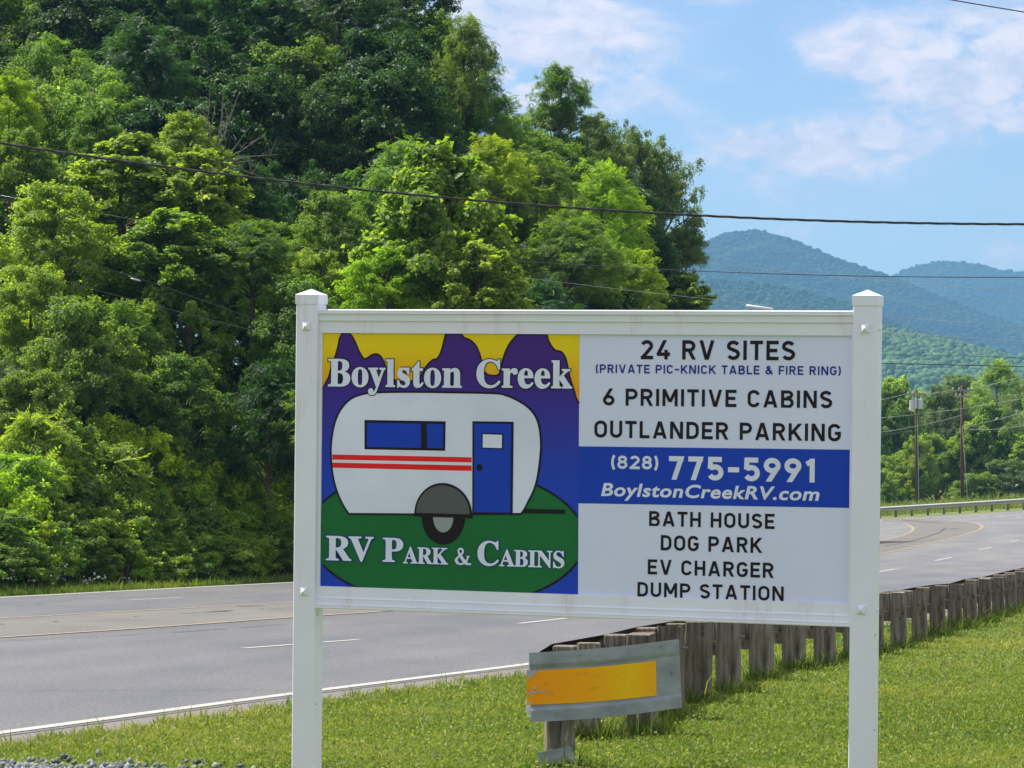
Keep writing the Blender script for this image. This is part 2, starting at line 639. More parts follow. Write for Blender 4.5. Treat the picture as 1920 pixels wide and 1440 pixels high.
white = plain('road_paint_white', (.38, .375, .34), .7, .3, var=.22, vscale=25)
yellow, nt2, b = newmat('road_paint_yellow')
nw = noise(nt2, 9, 6, .75)
c1 = ramp(nt2, [(.42, (.18, .165, .14)), (.56, (.31, .24, .135)), (.78, (.42, .31, .14))], nw)
nt2.links.new(c1.outputs[0], b.inputs['Base Color']); b.inputs['Roughness'].default_value = .8


def paint(name, C, width, mat, dz=.004):
    C = np.asarray(C)
    A = offset_curve(C, width / 2); B = offset_curve(C, -width / 2)
    o = strip_raw(name, A, B, 1, mat, dz)
    return tag(o, kind='structure')


Y1 = catmull(gp([(-700, 1244), (0, 1196), (270, 1178), (548, 1158), (700, 1148), (1000, 1120), (1300, 1088), (1560, 1052), (1655, 1038), (1730, 1022), (1790, 1008), (1825, 998), (1840, 991),
                 (1838, 984), (1815, 979), (1780, 976), (1720, 973.5), (1655, 972.2)]), .7)
Y2 = catmull(gp([(-700, 1200), (0, 1160), (270, 1145), (548, 1129), (800, 1110), (1100, 1085), (1400, 1051), (1560, 1030), (1655, 1013.5), (1690, 1005), (1708, 997), (1712, 991),
                 (1704, 985), (1688, 981), (1655, 978.5)]), .7)
y1a = resample(Y1, 260); y2a = resample(Y2, 260)
tag(strip_raw('turn_lane', y1a, y2a, 8, am3, .004), kind='structure')
for C in (Y1, Y2):
    paint('road_marking_yellow_line', resample(C, 500), .15, yellow, .009)
paint('road_marking_edge_line', offset_curve(resample(NEAR, 700), .08), .17, white, .005)
paint('road_marking_edge_line', offset_curve(resample(FAR, 600), -.10), .2, white, .005)


def dash(a, b_, wd=.13):
    A = G(*a)[:2]; B = G(*b_)[:2]
    paint('road_marking_lane_dash', resample(np.array([A, B]), 8), wd, white, .005)


for a, b_ in [((239, 1125.7), (340, 1120.5)), ((455, 1216), (672, 1199.5)), ((973, 1169.5), (1062, 1159.5)),
              ((1638, 1074), (1681, 1067)), ((1753, 1051.5), (1785, 1045)), ((1836, 1031), (1859, 1026.5)), ((1893, 1016.5), (1911, 1013)),
              ((1838, 967.6), (1849, 967.8)), ((1870, 968.6), (1882, 968.9)), ((1905, 969.4), (1916, 969.8)), ((1240, 1141), (1330, 1130)), ((760, 1094), (840, 1088))]:
    dash(a, b_, .12 if a[1] > 1000 else .22)

# tar seams, tyre scraps and cracks in the pavement
tar = plain('tar_seam', (.05, .048, .046), .7)


def seam(name, pts, wd, dz=.013, m=tar):
    C = catmull(gp(pts), .3)
    if len(C) < 3: C = resample(C, 3)
    t = np.arange(len(C))
    wv = wd * (.6 + .4 * np.sin(t * 1.7) * np.sin(t * .63 + 1))
    tn = np.gradient(C, axis=0); tn /= np.linalg.norm(tn, axis=1)[:, None]
    nn = np.c_[-tn[:, 1], tn[:, 0]]
    o = strip_raw(name, C + nn * wv[:, None] / 2, C - nn * wv[:, None] / 2, 1, m, dz)
    return tag(o, kind='structure')


for pts, wd in [([(1660, 1023.5), (1700, 1017), (1740, 1006), (1762, 998), (1772, 990)], .13), ([(1782, 991.5), (1799, 991)], .25),
                ([(1692, 975.2), (1730, 978.5), (1764, 981)], .2), ([(1655, 999), (1685, 998), (1708, 997)], .2)]:
    seam('tar_seam', pts, wd)
rr = random.Random(3)
x = -5.0
while x < 560:
    L = rr.choice([8, 12, 25, 45, 18])
    yy = 1171 - x * .058 + rr.uniform(-1.2, 1.2)
    if rr.random() < .62:
        seam('pavement_crack', [(x, yy), (x + L * .5, yy - L * .03 + rr.uniform(-.5, .5)), (x + L, yy - L * .058)], rr.uniform(.04, .11))
    x += L + rr.uniform(3, 22)
for pts, wd in [([(444, 1137.5), (497, 1137)], .16), ([(30, 1136.5), (50, 1136.2)], .12), ([(64, 1134.5), (78, 1133.8)], .1), ([(385, 1148.5), (438, 1145.5)], .14),
                ([(0, 1202), (140, 1197), (300, 1187), (420, 1180)], .05), ([(320, 1187), (440, 1178), (548, 1170)], .05)]:
    seam('pavement_crack', pts, wd)

# ---------------------------------------------------------------- haze
# (built at the end, once the extents are known)

# ---------------------------------------------------------------- hills with woods
def ridge_hill(outline, D, depth, seed, colr, cr, spacing, treecol, squash=1.0, back=500, power=1.3, wob=.10):
    ox = np.array([at(px, py, D)[0] for px, py in outline])
    oz = np.array([at(px, py, D)[2] for px, py in outline])
    oz = oz - cr * 1.1
    x0, x1 = ox[0], ox[-1]
    s = D / 5000

    def hz(x, y):
        R = np.interp(x, ox, oz)
        t = np.clip((y - (D - depth)) / depth, 0, 1)
        prof = t ** power
        bk = np.clip((y - D) / back, 0, 1)
        spur = vnoise(x, y, 60 * s, seed) * wob * R * t * (1 - t) * 3
        return np.where(y <= D, R * prof + spur, R * (1 - bk ** 1.2))
    xs = np.linspace(x0, x1, 130); ys = np.linspace(D - depth, D + back, 90)
    X, Y = np.meshgrid(xs, ys)
    Z = hz(X, Y) - .5
    i = np.arange(X.size).reshape(X.shape)
    Q = np.stack([i[:-1, :-1], i[:-1, 1:], i[1:, 1:], i[1:, :-1]], -1).reshape(-1, 4)
    m = plain('hill_undergrowth', colr, .95, .1, var=.2, vscale=.02)
    h = link('hill', fastmesh('hill', np.c_[X.ravel(), Y.ravel(), Z.ravel()], Q, smooth=True), m)
    tag(h, kind='structure')
    # the wood that covers it: every crown a small lumpy solid, joined
    r = np.random.default_rng(seed)
    xa = max(x0, (1290 - 960) / F * (D - depth * .5)); xb = min(x1, (2060 - 960) / F * D)
    px_ = np.arange(xa, xb, spacing); py_ = np.arange(D - depth * .93, D + spacing * 2, spacing)
    PX, PY = np.meshgrid(px_, py_)
    PX = PX.ravel() + r.uniform(-.5, .5, PX.size) * spacing; PY = PY.ravel() + r.uniform(-.5, .5, PY.size) * spacing
    n = len(PX)
    gphi = (1 + 5 ** .5) / 2
    ico = np.array([(-1, gphi, 0), (1, gphi, 0), (-1, -gphi, 0), (1, -gphi, 0), (0, -1, gphi), (0, 1, gphi), (0, -1, -gphi), (0, 1, -gphi), (gphi, 0, -1), (gphi, 0, 1), (-gphi, 0, -1), (-gphi, 0, 1)]) / 1.902
    tri = np.array([(0, 11, 5), (0, 5, 1), (0, 1, 7), (0, 7, 10), (0, 10, 11), (1, 5, 9), (5, 11, 4), (11, 10, 2), (10, 7, 6), (7, 1, 8), (3, 9, 4), (3, 4, 2), (3, 2, 6), (3, 6, 8), (3, 8, 9), (4, 9, 5), (2, 4, 11), (6, 2, 10), (8, 6, 7), (9, 8, 1)])
    V = ico[None] * (1 + r.uniform(-.17, .17, (n, 12, 1)))
    rad = cr * np.exp(r.normal(0, .28, n))
    th = r.uniform(0, 6.28, n)
    c, s_ = np.cos(th), np.sin(th)
    V = np.stack([V[..., 0] * c[:, None] - V[..., 1] * s_[:, None], V[..., 0] * s_[:, None] + V[..., 1] * c[:, None], V[..., 2] * squash], -1)
    V = V * rad[:, None, None]
    V += np.stack([PX, PY, hz(PX, PY) + rad * .35 * squash], -1)[:, None, :]
    T = (tri[None] + (np.arange(n) * 12)[:, None, None]).reshape(-1, 3)
    tint = np.repeat(np.clip(r.normal(.5, .12, n) + .25 * vnoise(PX, PY, spacing * 14, seed), 0, 1), 20)
    lm = leaf_mat('wood_leaves', *treecol, trans=.1, spec=.1, rough=.8)
    tag(link('far_forest', fastmesh('far_forest', V.reshape(-1, 3), T, tint=tint, smooth=True), lm), kind='stuff')


TC = ((.020, .060, .022), (.030, .080, .028), (.045, .105, .034))
ridge_hill([(1380, 640), (1560, 560), (1640, 530), (1680, 512), (1720, 495), (1760, 489), (1800, 490), (1850, 497), (1880, 505), (1920, 508), (2000, 500), (2150, 530), (2600, 640)],
           5600, 1000, 11, (.03, .055, .02), 3.6, 4.8, TC, squash=.8, back=400)
ridge_hill([(500, 640), (900, 600), (1100, 540), (1250, 478), (1320, 455), (1345, 440), (1385, 430), (1425, 430), (1470, 442), (1520, 462), (1560, 478), (1600, 492), (1640, 505), (1680, 520), (1750, 548), (1850, 588), (1920, 612), (2100, 660), (2500, 740)],
           4300, 900, 12, (.03, .055, .02), 3.1, 4.1, TC, squash=.8, back=400, wob=.16)
ridge_hill([(600, 640), (1100, 540), (1332, 519), (1450, 532), (1590, 564), (1662, 598), (1720, 616), (1816, 640), (1920, 672), (2100, 730), (2500, 800)],
           3100, 650, 13, (.03, .055, .02), 2.6, 3.5, TC, squash=.85, back=350)
ridge_hill([(300, 700), (1200, 590), (1500, 600), (1650, 612), (1700, 622), (1790, 641), (1850, 655), (1900, 668), (1960, 690), (2200, 730), (2700, 760)],
           2050, 600, 14, (.03, .055, .02), 2.1, 2.9, ((.06, .13, .045), (.10, .19, .06), (.16, .26, .085)), squash=1.15, back=350)

# ---------------------------------------------------------------- leaves, crowns and trunks
def orth(d, r):
    a = r.normal(size=d.shape)
    a -= (a * d).sum(1)[:, None] * d
    return a / (np.linalg.norm(a, axis=1)[:, None] + 1e-9)


def unit(a):
    return a / (np.linalg.norm(a, axis=-1)[..., None] + 1e-9)


def leaf_quads(P, nrm, axis_, L, Wd, r, fold=.18):
    """kite-shaped leaves folded along the midrib"""
    side = unit(np.cross(nrm, axis_))
    L = L[:, None]; Wd = Wd[:, None]
    base = P
    tip = P + axis_ * L - nrm * L * .12
    mid = P + axis_ * L * .42
    l = mid + side * Wd * .5 + nrm * Wd * fold
    rr_ = mid - side * Wd * .5 + nrm * Wd * fold
    V = np.stack([base, rr_, tip, l], 1)
    return V.reshape(-1, 3)


def make_crown(name, seed, R, boughs, per, leaf, kind='broad', aspect=.8, taper=.25, padr=(.16, .30), shoots=10, mat=None, up=.38, lobes=0.0):
    """R = (rx, ry, rz); returns mesh and the bough centres for the limbs"""
    r = np.random.default_rng(seed)
    R = np.array(R, float)
    d = unit(r.normal(size=(boughs, 3)))
    d[:, 2] = np.where(d[:, 2] < -.85, -d[:, 2], d[:, 2])
    t = r.uniform(.25, 1, boughs) ** .45 * .86
    if lobes:
        t *= 1 + lobes * np.sin(d[:, 0] * 5 + seed) * np.sin(d[:, 1] * 4 + seed * 2) + lobes * .5 * np.sin(d[:, 2] * 7 + seed)
    C = d * t[:, None]
    C[:, :2] *= (1 - taper * np.clip(C[:, 2], -1, 1))[:, None]
    C = C * R
    rb = r.uniform(*padr, boughs) * R.mean()
    # extra shoots that break the outline
    if shoots:
        ds = unit(r.normal(size=(shoots, 3)) + np.array([0, 0, .5]))
        Cs = ds * R * r.uniform(.80, 1.0, shoots)[:, None]
        Cs[:, :2] *= (1 - taper * np.clip(Cs[:, 2:3] / R[2], -1, 1))
        C = np.r_[C, Cs]; rb = np.r_[rb, r.uniform(.06, .12, shoots) * R.mean()]
    n = len(C)
    vol = (rb / rb.mean()) ** 2
    cnt = np.maximum(12, (per * vol)).astype(int)
    bi = np.repeat(np.arange(n), cnt)
    k = len(bi)
    u = unit(r.normal(size=(k, 3)))
    low = u[:, 2] < -.5
    u[low, 2] *= -r.uniform(0, 1, low.sum())
    rad = r.uniform(.15, 1, k) ** .5
    # twig clumps inside each bough
    nt_ = 14
    tw = unit(r.normal(size=(n, nt_, 3)) + np.array([0, 0, .25]))
    pick = tw[bi, r.integers(0, nt_, k)]
    u2 = unit(pick + u * .55)
    sq = np.array([1, 1, .75])
    stray = r.uniform(0, 1, k) < .14
    rad = np.where(stray, rad * r.uniform(1.0, 1.5, k), rad)
    outw = unit(C / R + np.array([0, 0, .25]) + r.normal(0, .25, (n, 3)))[bi]
    el_ = r.uniform(.0, .75, n)[bi]
    u3 = u2 * sq
    u3 = u3 * (1 - .28 * el_)[:, None] + outw * ((u3 * outw).sum(1) * el_)[:, None]
    P = C[bi] + u3 * (rb[bi] * rad)[:, None]
    P += outw * (rb[bi] * .15 * rad ** 2)[:, None]
    P[:, 2] -= rad ** 2 * rb[bi] * .12
    nrm = unit(u2 * .55 + np.array([0, 0, up]) + outw * .35 + r.normal(size=(k, 3)) * .5)
    ax = orth(nrm, r) * .8 + outw * .5 + np.array([0, 0, -.28])
    ax = unit(ax - (ax * nrm).sum(1)[:, None] * nrm)
    bt = r.normal(0, .13, n)
    if kind == 'broad':
        L = leaf * np.exp(r.normal(0, .25, k))
        V = leaf_quads(P, nrm, ax, L, L * aspect, r)
        tint = np.clip(.45 + bt[bi] + r.normal(0, .17, k), 0, 1)
        nq = k
    else:                                     # pinnate fronds: leaflets along a drooping stalk
        m = 11
        FL = leaf * np.exp(r.normal(0, .2, k))
        s = np.linspace(.08, 1, m)
        side = unit(np.cross(nrm, ax))
        sg = np.where(np.arange(m) % 2 == 0, 1, -1)
        stalk = P[:, None, :] + ax[:, None, :] * (s * 1)[None, :, None] * FL[:, None, None] - nrm[:, None, :] * (s ** 2 * .28)[None, :, None] * FL[:, None, None]
        la = unit(side[:, None, :] * sg[None, :, None] + ax[:, None, :] * .55 - np.array([0, 0, .25]))
        la[:, -1] = ax
        P2 = stalk.reshape(-1, 3); la = la.reshape(-1, 3)
        n2_ = unit(np.repeat(nrm, m, 0) + r.normal(size=(k * m, 3)) * .22)
        n2_ = unit(n2_ - (n2_ * la).sum(1)[:, None] * la)
        L = np.repeat(FL, m) * .34
        V = leaf_quads(P2, n2_, la, L, L * .42, r, fold=.08)
        tint = np.clip(.45 + np.repeat(bt[bi], m) + r.normal(0, .12, k * m), 0, 1)
        nq = k * m
    Qd = np.arange(nq * 4).reshape(-1, 4)
    me = fastmesh(name, V, Qd, tint=tint)
    if mat: me.materials.append(mat)
    return me, C[:boughs]


bark = plain('bark', (.11, .088, .065), .9, .15, var=.35, vscale=6)


def make_trunk(name, seed, R, C, trunk_len, r0=.16, nl=16):
    r = random.Random(seed)
    mb = MB()
    top = R[2] * .75
    base = -R[2] - trunk_len
    pts = []; rad = []
    K = 9
    ax_, ay_ = r.uniform(-.3, .3), r.uniform(-.3, .3)
    for i in range(K):
        t = i / (K - 1)
        z = base + (top - base) * t
        pts.append((ax_ * sin(t * 3), ay_ * sin(t * 2.3), z)); rad.append(r0 * (1 - .85 * t) + .012)
    mb.tube(pts, rad, 8)
    order = sorted(range(len(C)), key=lambda i: -np.linalg.norm(C[i]))[:nl * 2]
    for i in r.sample(order, min(nl, len(order))):
        c = C[i]
        zs = max(-R[2] * .95, c[2] - R[2] * .45 - .3)
        t = (zs - base) / (top - base)
        s = Vector((ax_ * sin(t * 3), ay_ * sin(t * 2.3), zs)); e = Vector(c)
        m = s.lerp(e, .5) + Vector((0, 0, .12 * (e - s).length))
        mb.tube([s, s.lerp(m, .5), m, m.lerp(e, .5), e], [r0 * .42, r0 * .3, r0 * .2, r0 * .12, .008], 5, cap=False)
    me = bpy.data.meshes.new(name); me.from_pydata(mb.v, [], mb.f)
    me.polygons.foreach_set('use_smooth', np.ones(len(me.polygons), bool))
    me.materials.append(bark)
    return me


LM = {
    'bright': leaf_mat('leaves_bright_green', (.095, .170, .028), (.18, .275, .044), (.33, .42, .10)),
    'yellow': leaf_mat('leaves_yellow_green', (.13, .22, .014), (.23, .34, .022), (.35, .46, .05)),
    'mid': leaf_mat('leaves_mid_green', (.062, .120, .026), (.115, .20, .04), (.21, .31, .075)),
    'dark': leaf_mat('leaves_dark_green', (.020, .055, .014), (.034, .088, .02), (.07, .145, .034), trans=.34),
    'olive': leaf_mat('leaves_olive', (.06, .115, .03), (.12, .195, .05), (.23, .32, .11), trans=.28),
}
# model crowns: (mesh, trunk mesh, R)
KINDS = {}


def kind(key, variants, R, boughs, per, leaf, trunk_len, **kw):
    out = []
    for v in range(variants):
        s = hash_seed(key) + v * 13
        me, C = make_crown('crown', s, R, boughs, per, leaf, **kw)
        tk = make_trunk('trunk', s, R, C, trunk_len, r0=.045 * R[0] + .03)
        out.append((me, tk))
    KINDS[key] = (out, R)


def hash_seed(k):
    return sum(ord(c) * (i + 3) for i, c in enumerate(k)) % 1000


kind('tulip', 2, (2.0, 2.0, 2.6), 80, 230, .13, 4, aspect=.95, padr=(.13, .26), taper=.35, shoots=24)
kind('maple', 3, (2.4, 2.3, 2.5), 120, 270, .088, 4, padr=(.11, .24), aspect=.8, taper=.2, shoots=26, lobes=.14)
kind('locust', 2, (2.5, 2.4, 2.5), 105, 36, .26, 5, padr=(.12, .25), kind='pinnate', taper=.1, shoots=26, up=.6, lobes=.15)
kind('oak', 2, (2.7, 2.6, 2.6), 90, 340, .105, 5, aspect=.45, taper=.1, shoots=18, padr=(.12, .22), lobes=.2)
kind('shrub', 3, (1.1, 1.1, .95), 42, 110, .075, .8, aspect=.7, taper=.15, shoots=26)
kind('sumac', 1, (1.0, 1.0, 1.0), 34, 22, .34, 1.2, kind='pinnate', taper=.1, shoots=14, up=.8)

mesh_mat_cache = {}


def recolour(me, key):
    """a crown mesh in another leaf material: material slots live on the object"""
    return LM[key]


def tree(px, py, wpx, hpx, D, kd, colr, label=None, group=None, name='tree', cat='tree', rz=None, var=None):
    """crown centred on a pixel, wpx x hpx big, D metres away; trunk down to the ground"""
    vs, R = KINDS[kd]
    v = vs[random.randrange(len(vs)) if var is None else var % len(vs)]
    c = at(px, py, D)
    sx = wpx / F * D / 2 / R[0]; sz = hpx / F * D / 2 / R[2]
    g = float(gz(c[0], c[1])[0])
    root = empty(name, (c[0], c[1], g))
    tag(root, label, cat, group)
    rz = random.uniform(0, 6.28) if rz is None else rz
    cr = bpy.data.objects.new('crown', v[0]); COL.objects.link(cr); cr.parent = root
    cr.location = (0, 0, c[2] - g); cr.scale = (sx, sx * random.uniform(.9, 1.05), sz); cr.rotation_euler = (0, 0, rz)
    cr.material_slots[0].link = 'OBJECT'; cr.material_slots[0].material = LM[colr]
    tk = bpy.data.objects.new('trunk', v[1]); COL.objects.link(tk); tk.parent = root
    # the model trunk reaches from -R-trunk_len to the crown
    tk.location = cr.location; tk.rotation_euler = cr.rotation_euler
    tk.scale = (sx, sx, sz)
    return root


for k in KINDS:                                     # give each crown mesh a slot
    for me_, _ in KINDS[k][0]:
        me_.materials.append(LM['mid'])

# --- named trees, nearest tiers first: px, py, w, h, D, kind, leaves, label
T = [
    (830, 455, 300, 380, 76, 'tulip', 'bright', 'tall pale green tulip tree with big leaves rising behind the sign top rail'),
    (905, 560, 190, 230, 74, 'tulip', 'bright', 'low bulging bright crown at the right foot of the tulip tree'),
    (1285, 565, 110, 110, 125, 'tulip', 'bright', 'small pale big-leaved tree peeping over the sign below the oak'),
    (1235, 400, 210, 320, 128, 'oak', 'olive', 'olive brown oak at the right end of the wood against the sky'),
    (1170, 350, 180, 260, 127, 'oak', 'olive', 'olive oak crown left of the outermost oak'),
    (1280, 470, 110, 110, 127, 'oak', 'olive', 'drooping oak bough crown reaching out over the blue hills'),
    (1050, 185, 125, 130, 118, 'locust', 'mid', 'slender feathery tree top standing alone above the skyline'),
    (1040, 260, 220, 180, 119, 'oak', 'olive', 'grey green crown beneath the lone feathery tree top'),
    (1120, 300, 180, 200, 122, 'oak', 'olive', 'round shoulder of pale oak leaves right of the feathery top'),
    (870, 140, 160, 220, 108, 'locust', 'mid', 'feathery green crown leaning out to the sky at the cloud edge'),
    (770, 20, 180, 180, 112, 'maple', 'dark', 'dark small-leaved crown at the top edge letting sky through'),
    (805, 150, 230, 240, 111, 'maple', 'mid', 'full green crown joining the shaded forest to the leaning feathery crown'),
    (900, 260, 200, 200, 109, 'locust', 'mid', 'feathery crown under the leaning crown at the cloud edge'),
    (960, 310, 180, 190, 112, 'maple', 'bright', 'bright broad crown in the saddle of the wood skyline'),
    (1010, 400, 260, 230, 100, 'locust', 'mid', 'dark feathery locust right of the tulip tree'),
    (1130, 420, 200, 230, 104, 'locust', 'yellow', 'yellow green locust in front of the oak'),
    (1060, 510, 280, 200, 96, 'locust', 'mid', 'wide feathery crown just above the middle of the sign'),
    (1190, 540, 160, 150, 100, 'maple', 'yellow', 'low yellow green crown above the sign left of the small pale tree'),
    (920, 330, 170, 150, 98, 'locust', 'yellow', 'sunlit yellow locust spray left of the dark locust'),
    (20, 215, 130, 150, 82, 'maple', 'yellow', 'yellow green crown at the left edge above the thick cable'),
    (40, 330, 180, 170, 80, 'maple', 'mid', 'mid green crown at the left edge crossed by the thick cable'),
    (185, 265, 120, 130, 84, 'maple', 'mid', 'thin sapling crown with reddish tips above the cable'),
    (350, 290, 160, 150, 84, 'maple', 'bright', 'bright sprays along the cable left of the bare twigs'),
    (240, 350, 260, 200, 80, 'tulip', 'bright', 'broad sunlit leafy crown under the thick cable at left'),
    (370, 370, 200, 190, 79, 'tulip', 'bright', 'bright crown with outstretched boughs right of the broad sunlit crown'),
    (100, 470, 280, 240, 77, 'maple', 'bright', 'bright bushy crown at left between the cable and the thin wires'),
    (330, 480, 230, 190, 77, 'tulip', 'bright', 'big-leaved sunlit crown in the left centre of the bank'),
    (470, 490, 210, 150, 77, 'locust', 'mid', 'feathery bough tree left of the sign post top'),
    (620, 440, 170, 170, 82, 'maple', 'mid', 'round mid green bush crown left of the tulip tree'),
    (600, 540, 150, 150, 78, 'maple', 'bright', 'bright green crown directly behind the left sign post top'),
    (720, 540, 200, 150, 75, 'maple', 'yellow', 'pale crown above the left half of the sign rail'),
    (495, 590, 170, 220, 72, 'locust', 'yellow', 'yellow green feathery sapling beside the left sign post'),
    (515, 720, 130, 200, 71, 'locust', 'mid', 'feathery green sapling beside the left post at picture height'),
    (345, 640, 220, 300, 71, 'tulip', 'bright', 'tall big-leaved sapling in the middle of the left bank'),
    (150, 690, 260, 280, 70, 'maple', 'mid', 'round dense crown low on the left bank'),
    (60, 590, 180, 200, 73, 'maple', 'bright', 'bright crown at the left edge over the dense round crown'),
    (250, 800, 200, 200, 69, 'locust', 'mid', 'feathery low tree between the round crown and the dark thicket'),
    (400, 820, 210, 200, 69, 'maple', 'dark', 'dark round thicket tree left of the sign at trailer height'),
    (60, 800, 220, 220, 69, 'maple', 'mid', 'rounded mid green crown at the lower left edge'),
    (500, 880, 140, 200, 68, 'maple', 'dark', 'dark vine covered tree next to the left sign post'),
    (300, 930, 200, 190, 67, 'locust', 'mid', 'sumac like tree arching over the road bank'),
]
for (px, py, w_, h_, D, kd, cl, lab) in T:
    if py > 550 and px < 700: D += px * .016
    tree(px, py, w_, h_, D, kd, cl, lab, name={'tulip': 'tulip_tree', 'maple': 'broadleaf_tree', 'locust': 'locust_tree', 'oak': 'oak_tree'}[kd])

# --- the dark wood behind: look-alikes
GL = 'dark forest trees'
back = []
rr = random.Random(21)
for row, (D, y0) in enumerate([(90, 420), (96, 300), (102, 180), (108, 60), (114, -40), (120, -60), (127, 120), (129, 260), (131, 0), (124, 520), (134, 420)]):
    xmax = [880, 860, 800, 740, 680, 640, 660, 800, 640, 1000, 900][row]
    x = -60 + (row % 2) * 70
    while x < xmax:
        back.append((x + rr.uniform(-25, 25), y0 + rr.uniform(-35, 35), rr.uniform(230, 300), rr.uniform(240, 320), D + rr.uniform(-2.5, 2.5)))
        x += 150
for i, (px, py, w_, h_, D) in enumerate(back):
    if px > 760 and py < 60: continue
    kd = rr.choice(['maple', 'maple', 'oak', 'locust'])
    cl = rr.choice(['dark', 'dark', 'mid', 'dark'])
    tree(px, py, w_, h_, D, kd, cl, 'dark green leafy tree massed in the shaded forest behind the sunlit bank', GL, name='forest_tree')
# inner rows that close the gaps behind the named trees
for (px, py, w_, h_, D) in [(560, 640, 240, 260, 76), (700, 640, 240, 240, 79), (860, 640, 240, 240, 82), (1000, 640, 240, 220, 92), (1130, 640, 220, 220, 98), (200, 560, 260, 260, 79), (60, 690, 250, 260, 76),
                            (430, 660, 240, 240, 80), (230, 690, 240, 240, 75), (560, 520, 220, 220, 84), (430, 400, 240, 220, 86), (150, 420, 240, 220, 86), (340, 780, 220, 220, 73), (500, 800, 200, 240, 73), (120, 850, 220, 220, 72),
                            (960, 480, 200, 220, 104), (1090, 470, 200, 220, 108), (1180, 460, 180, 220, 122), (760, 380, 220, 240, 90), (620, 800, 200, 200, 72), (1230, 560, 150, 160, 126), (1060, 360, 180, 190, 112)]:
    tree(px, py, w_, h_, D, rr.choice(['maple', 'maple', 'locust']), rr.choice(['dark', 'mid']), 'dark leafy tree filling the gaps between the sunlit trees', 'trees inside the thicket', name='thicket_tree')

# --- shrubs along the foot of the bank
rr = random.Random(8)
for row, (D, y0, hh_) in enumerate([(65.5, 1062, 80), (66.2, 1040, 100), (66.8, 1005, 130), (67.6, 965, 150), (68.4, 920, 170), (69.5, 870, 180)]):
    x = -60 + row * 25
    while x < 760:
        yb = y0 - (x / 548) * 22 + rr.uniform(-10, 10)
        w_ = rr.uniform(110, 170)
        kd = rr.choice(['shrub', 'shrub', 'shrub', 'sumac'])
        Dx = D + x * (69.2 - 59) / 548 - 2.2
        tree(x, yb, w_, hh_ * rr.uniform(.8, 1.2), Dx, kd, rr.choice(['mid', 'bright', 'mid', 'bright', 'bright', 'yellow']),
             'leafy shrub growing along the foot of the wooded bank beyond the road', 'shrubs along the far road edge', name='shrub', cat='shrub')
        x += rr.uniform(50, 74)

# low leafy undergrowth on the bank
ru = np.random.default_rng(31)
n = 130000
si = ru.integers(0, 399, n)
Cb = resample(FAR[(FAR[:, 1] > 40) & (FAR[:, 1] < 135)], 400)
tb = np.gradient(Cb, axis=0); tb /= np.linalg.norm(tb, axis=1)[:, None]
of = 3.4 + 9 * ru.uniform(0, 1, n) ** 1.3
Pu = Cb[si] + np.c_[-tb[si, 1], tb[si, 0]] * of[:, None] + ru.normal(0, .12, (n, 2))
hu = (.25 + .22 * vnoise(Pu[:, 0], Pu[:, 1], .8, 2) + .2 * sstep((of - 3.4) / 2)) * ru.uniform(.1, 1.25, n)
P3 = np.c_[Pu, gz(Pu[:, 0], Pu[:, 1]) + np.maximum(hu, 0) * 1.6]
nr = unit(np.c_[ru.normal(0, .5, (n, 2)), np.full(n, .9)] + np.array([.15, -.25, 0]))
L = .075 * np.exp(ru.normal(0, .3, n))
tag(link('undergrowth', fastmesh('undergrowth', leaf_quads(P3, nr, orth(nr, ru), L, L * .7, ru), np.arange(n * 4).reshape(-1, 4),
    tint=np.clip(.45 + .25 * vnoise(Pu[:, 0], Pu[:, 1], 1.3, 6) + ru.normal(0, .18, n), 0, 1)), LM['bright']), kind='stuff')

# bare grey twigs in the dark wood
tw = empty('bare_tree', (float(at(400, 300, 84)[0]), 84, float(gz(at(400, 300, 84)[0], 84)[0])))
tag(tw, 'bare grey twiggy tree without leaves in front of the dark forest', 'bare tree')
mb = MB()
o0 = np.array(tw.location)
rr = random.Random(4)
tips = [(395, 150), (420, 165), (440, 200), (470, 235), (500, 250), (520, 290), (480, 300), (405, 190), (450, 170), (385, 230), (500, 335), (430, 240)]
root_px = at(398, 310, 84) - o0
gb = at(398, 560, 84) - o0
mb.tube([(root_px[0], 0, 0), (root_px[0], 0, root_px[2] * .6), tuple(root_px)], [.10, .07, .05], 7)
for (a, b_) in tips:
    e = at(a, b_, 84 + rr.uniform(-.8, .8)) - o0
    m_ = (root_px * .5 + e * .5) + np.array([rr.uniform(-.12, .12), 0, rr.uniform(-.1, .1)])
    mb.tube([root_px, m_, e], [.03, .018, .006], 5, cap=False)
    for q in range(3):
        t = rr.uniform(.4, .9); s_ = root_px * (1 - t) + e * t
        mb.tube([s_, s_ + np.array([rr.uniform(-.35, .35), rr.uniform(-.3, .3), rr.uniform(.1, .5)])], [.01, .004], 4, cap=False)
mb.build('trunk', plain('bare_twig', (.15, .135, .115), .9), tw)

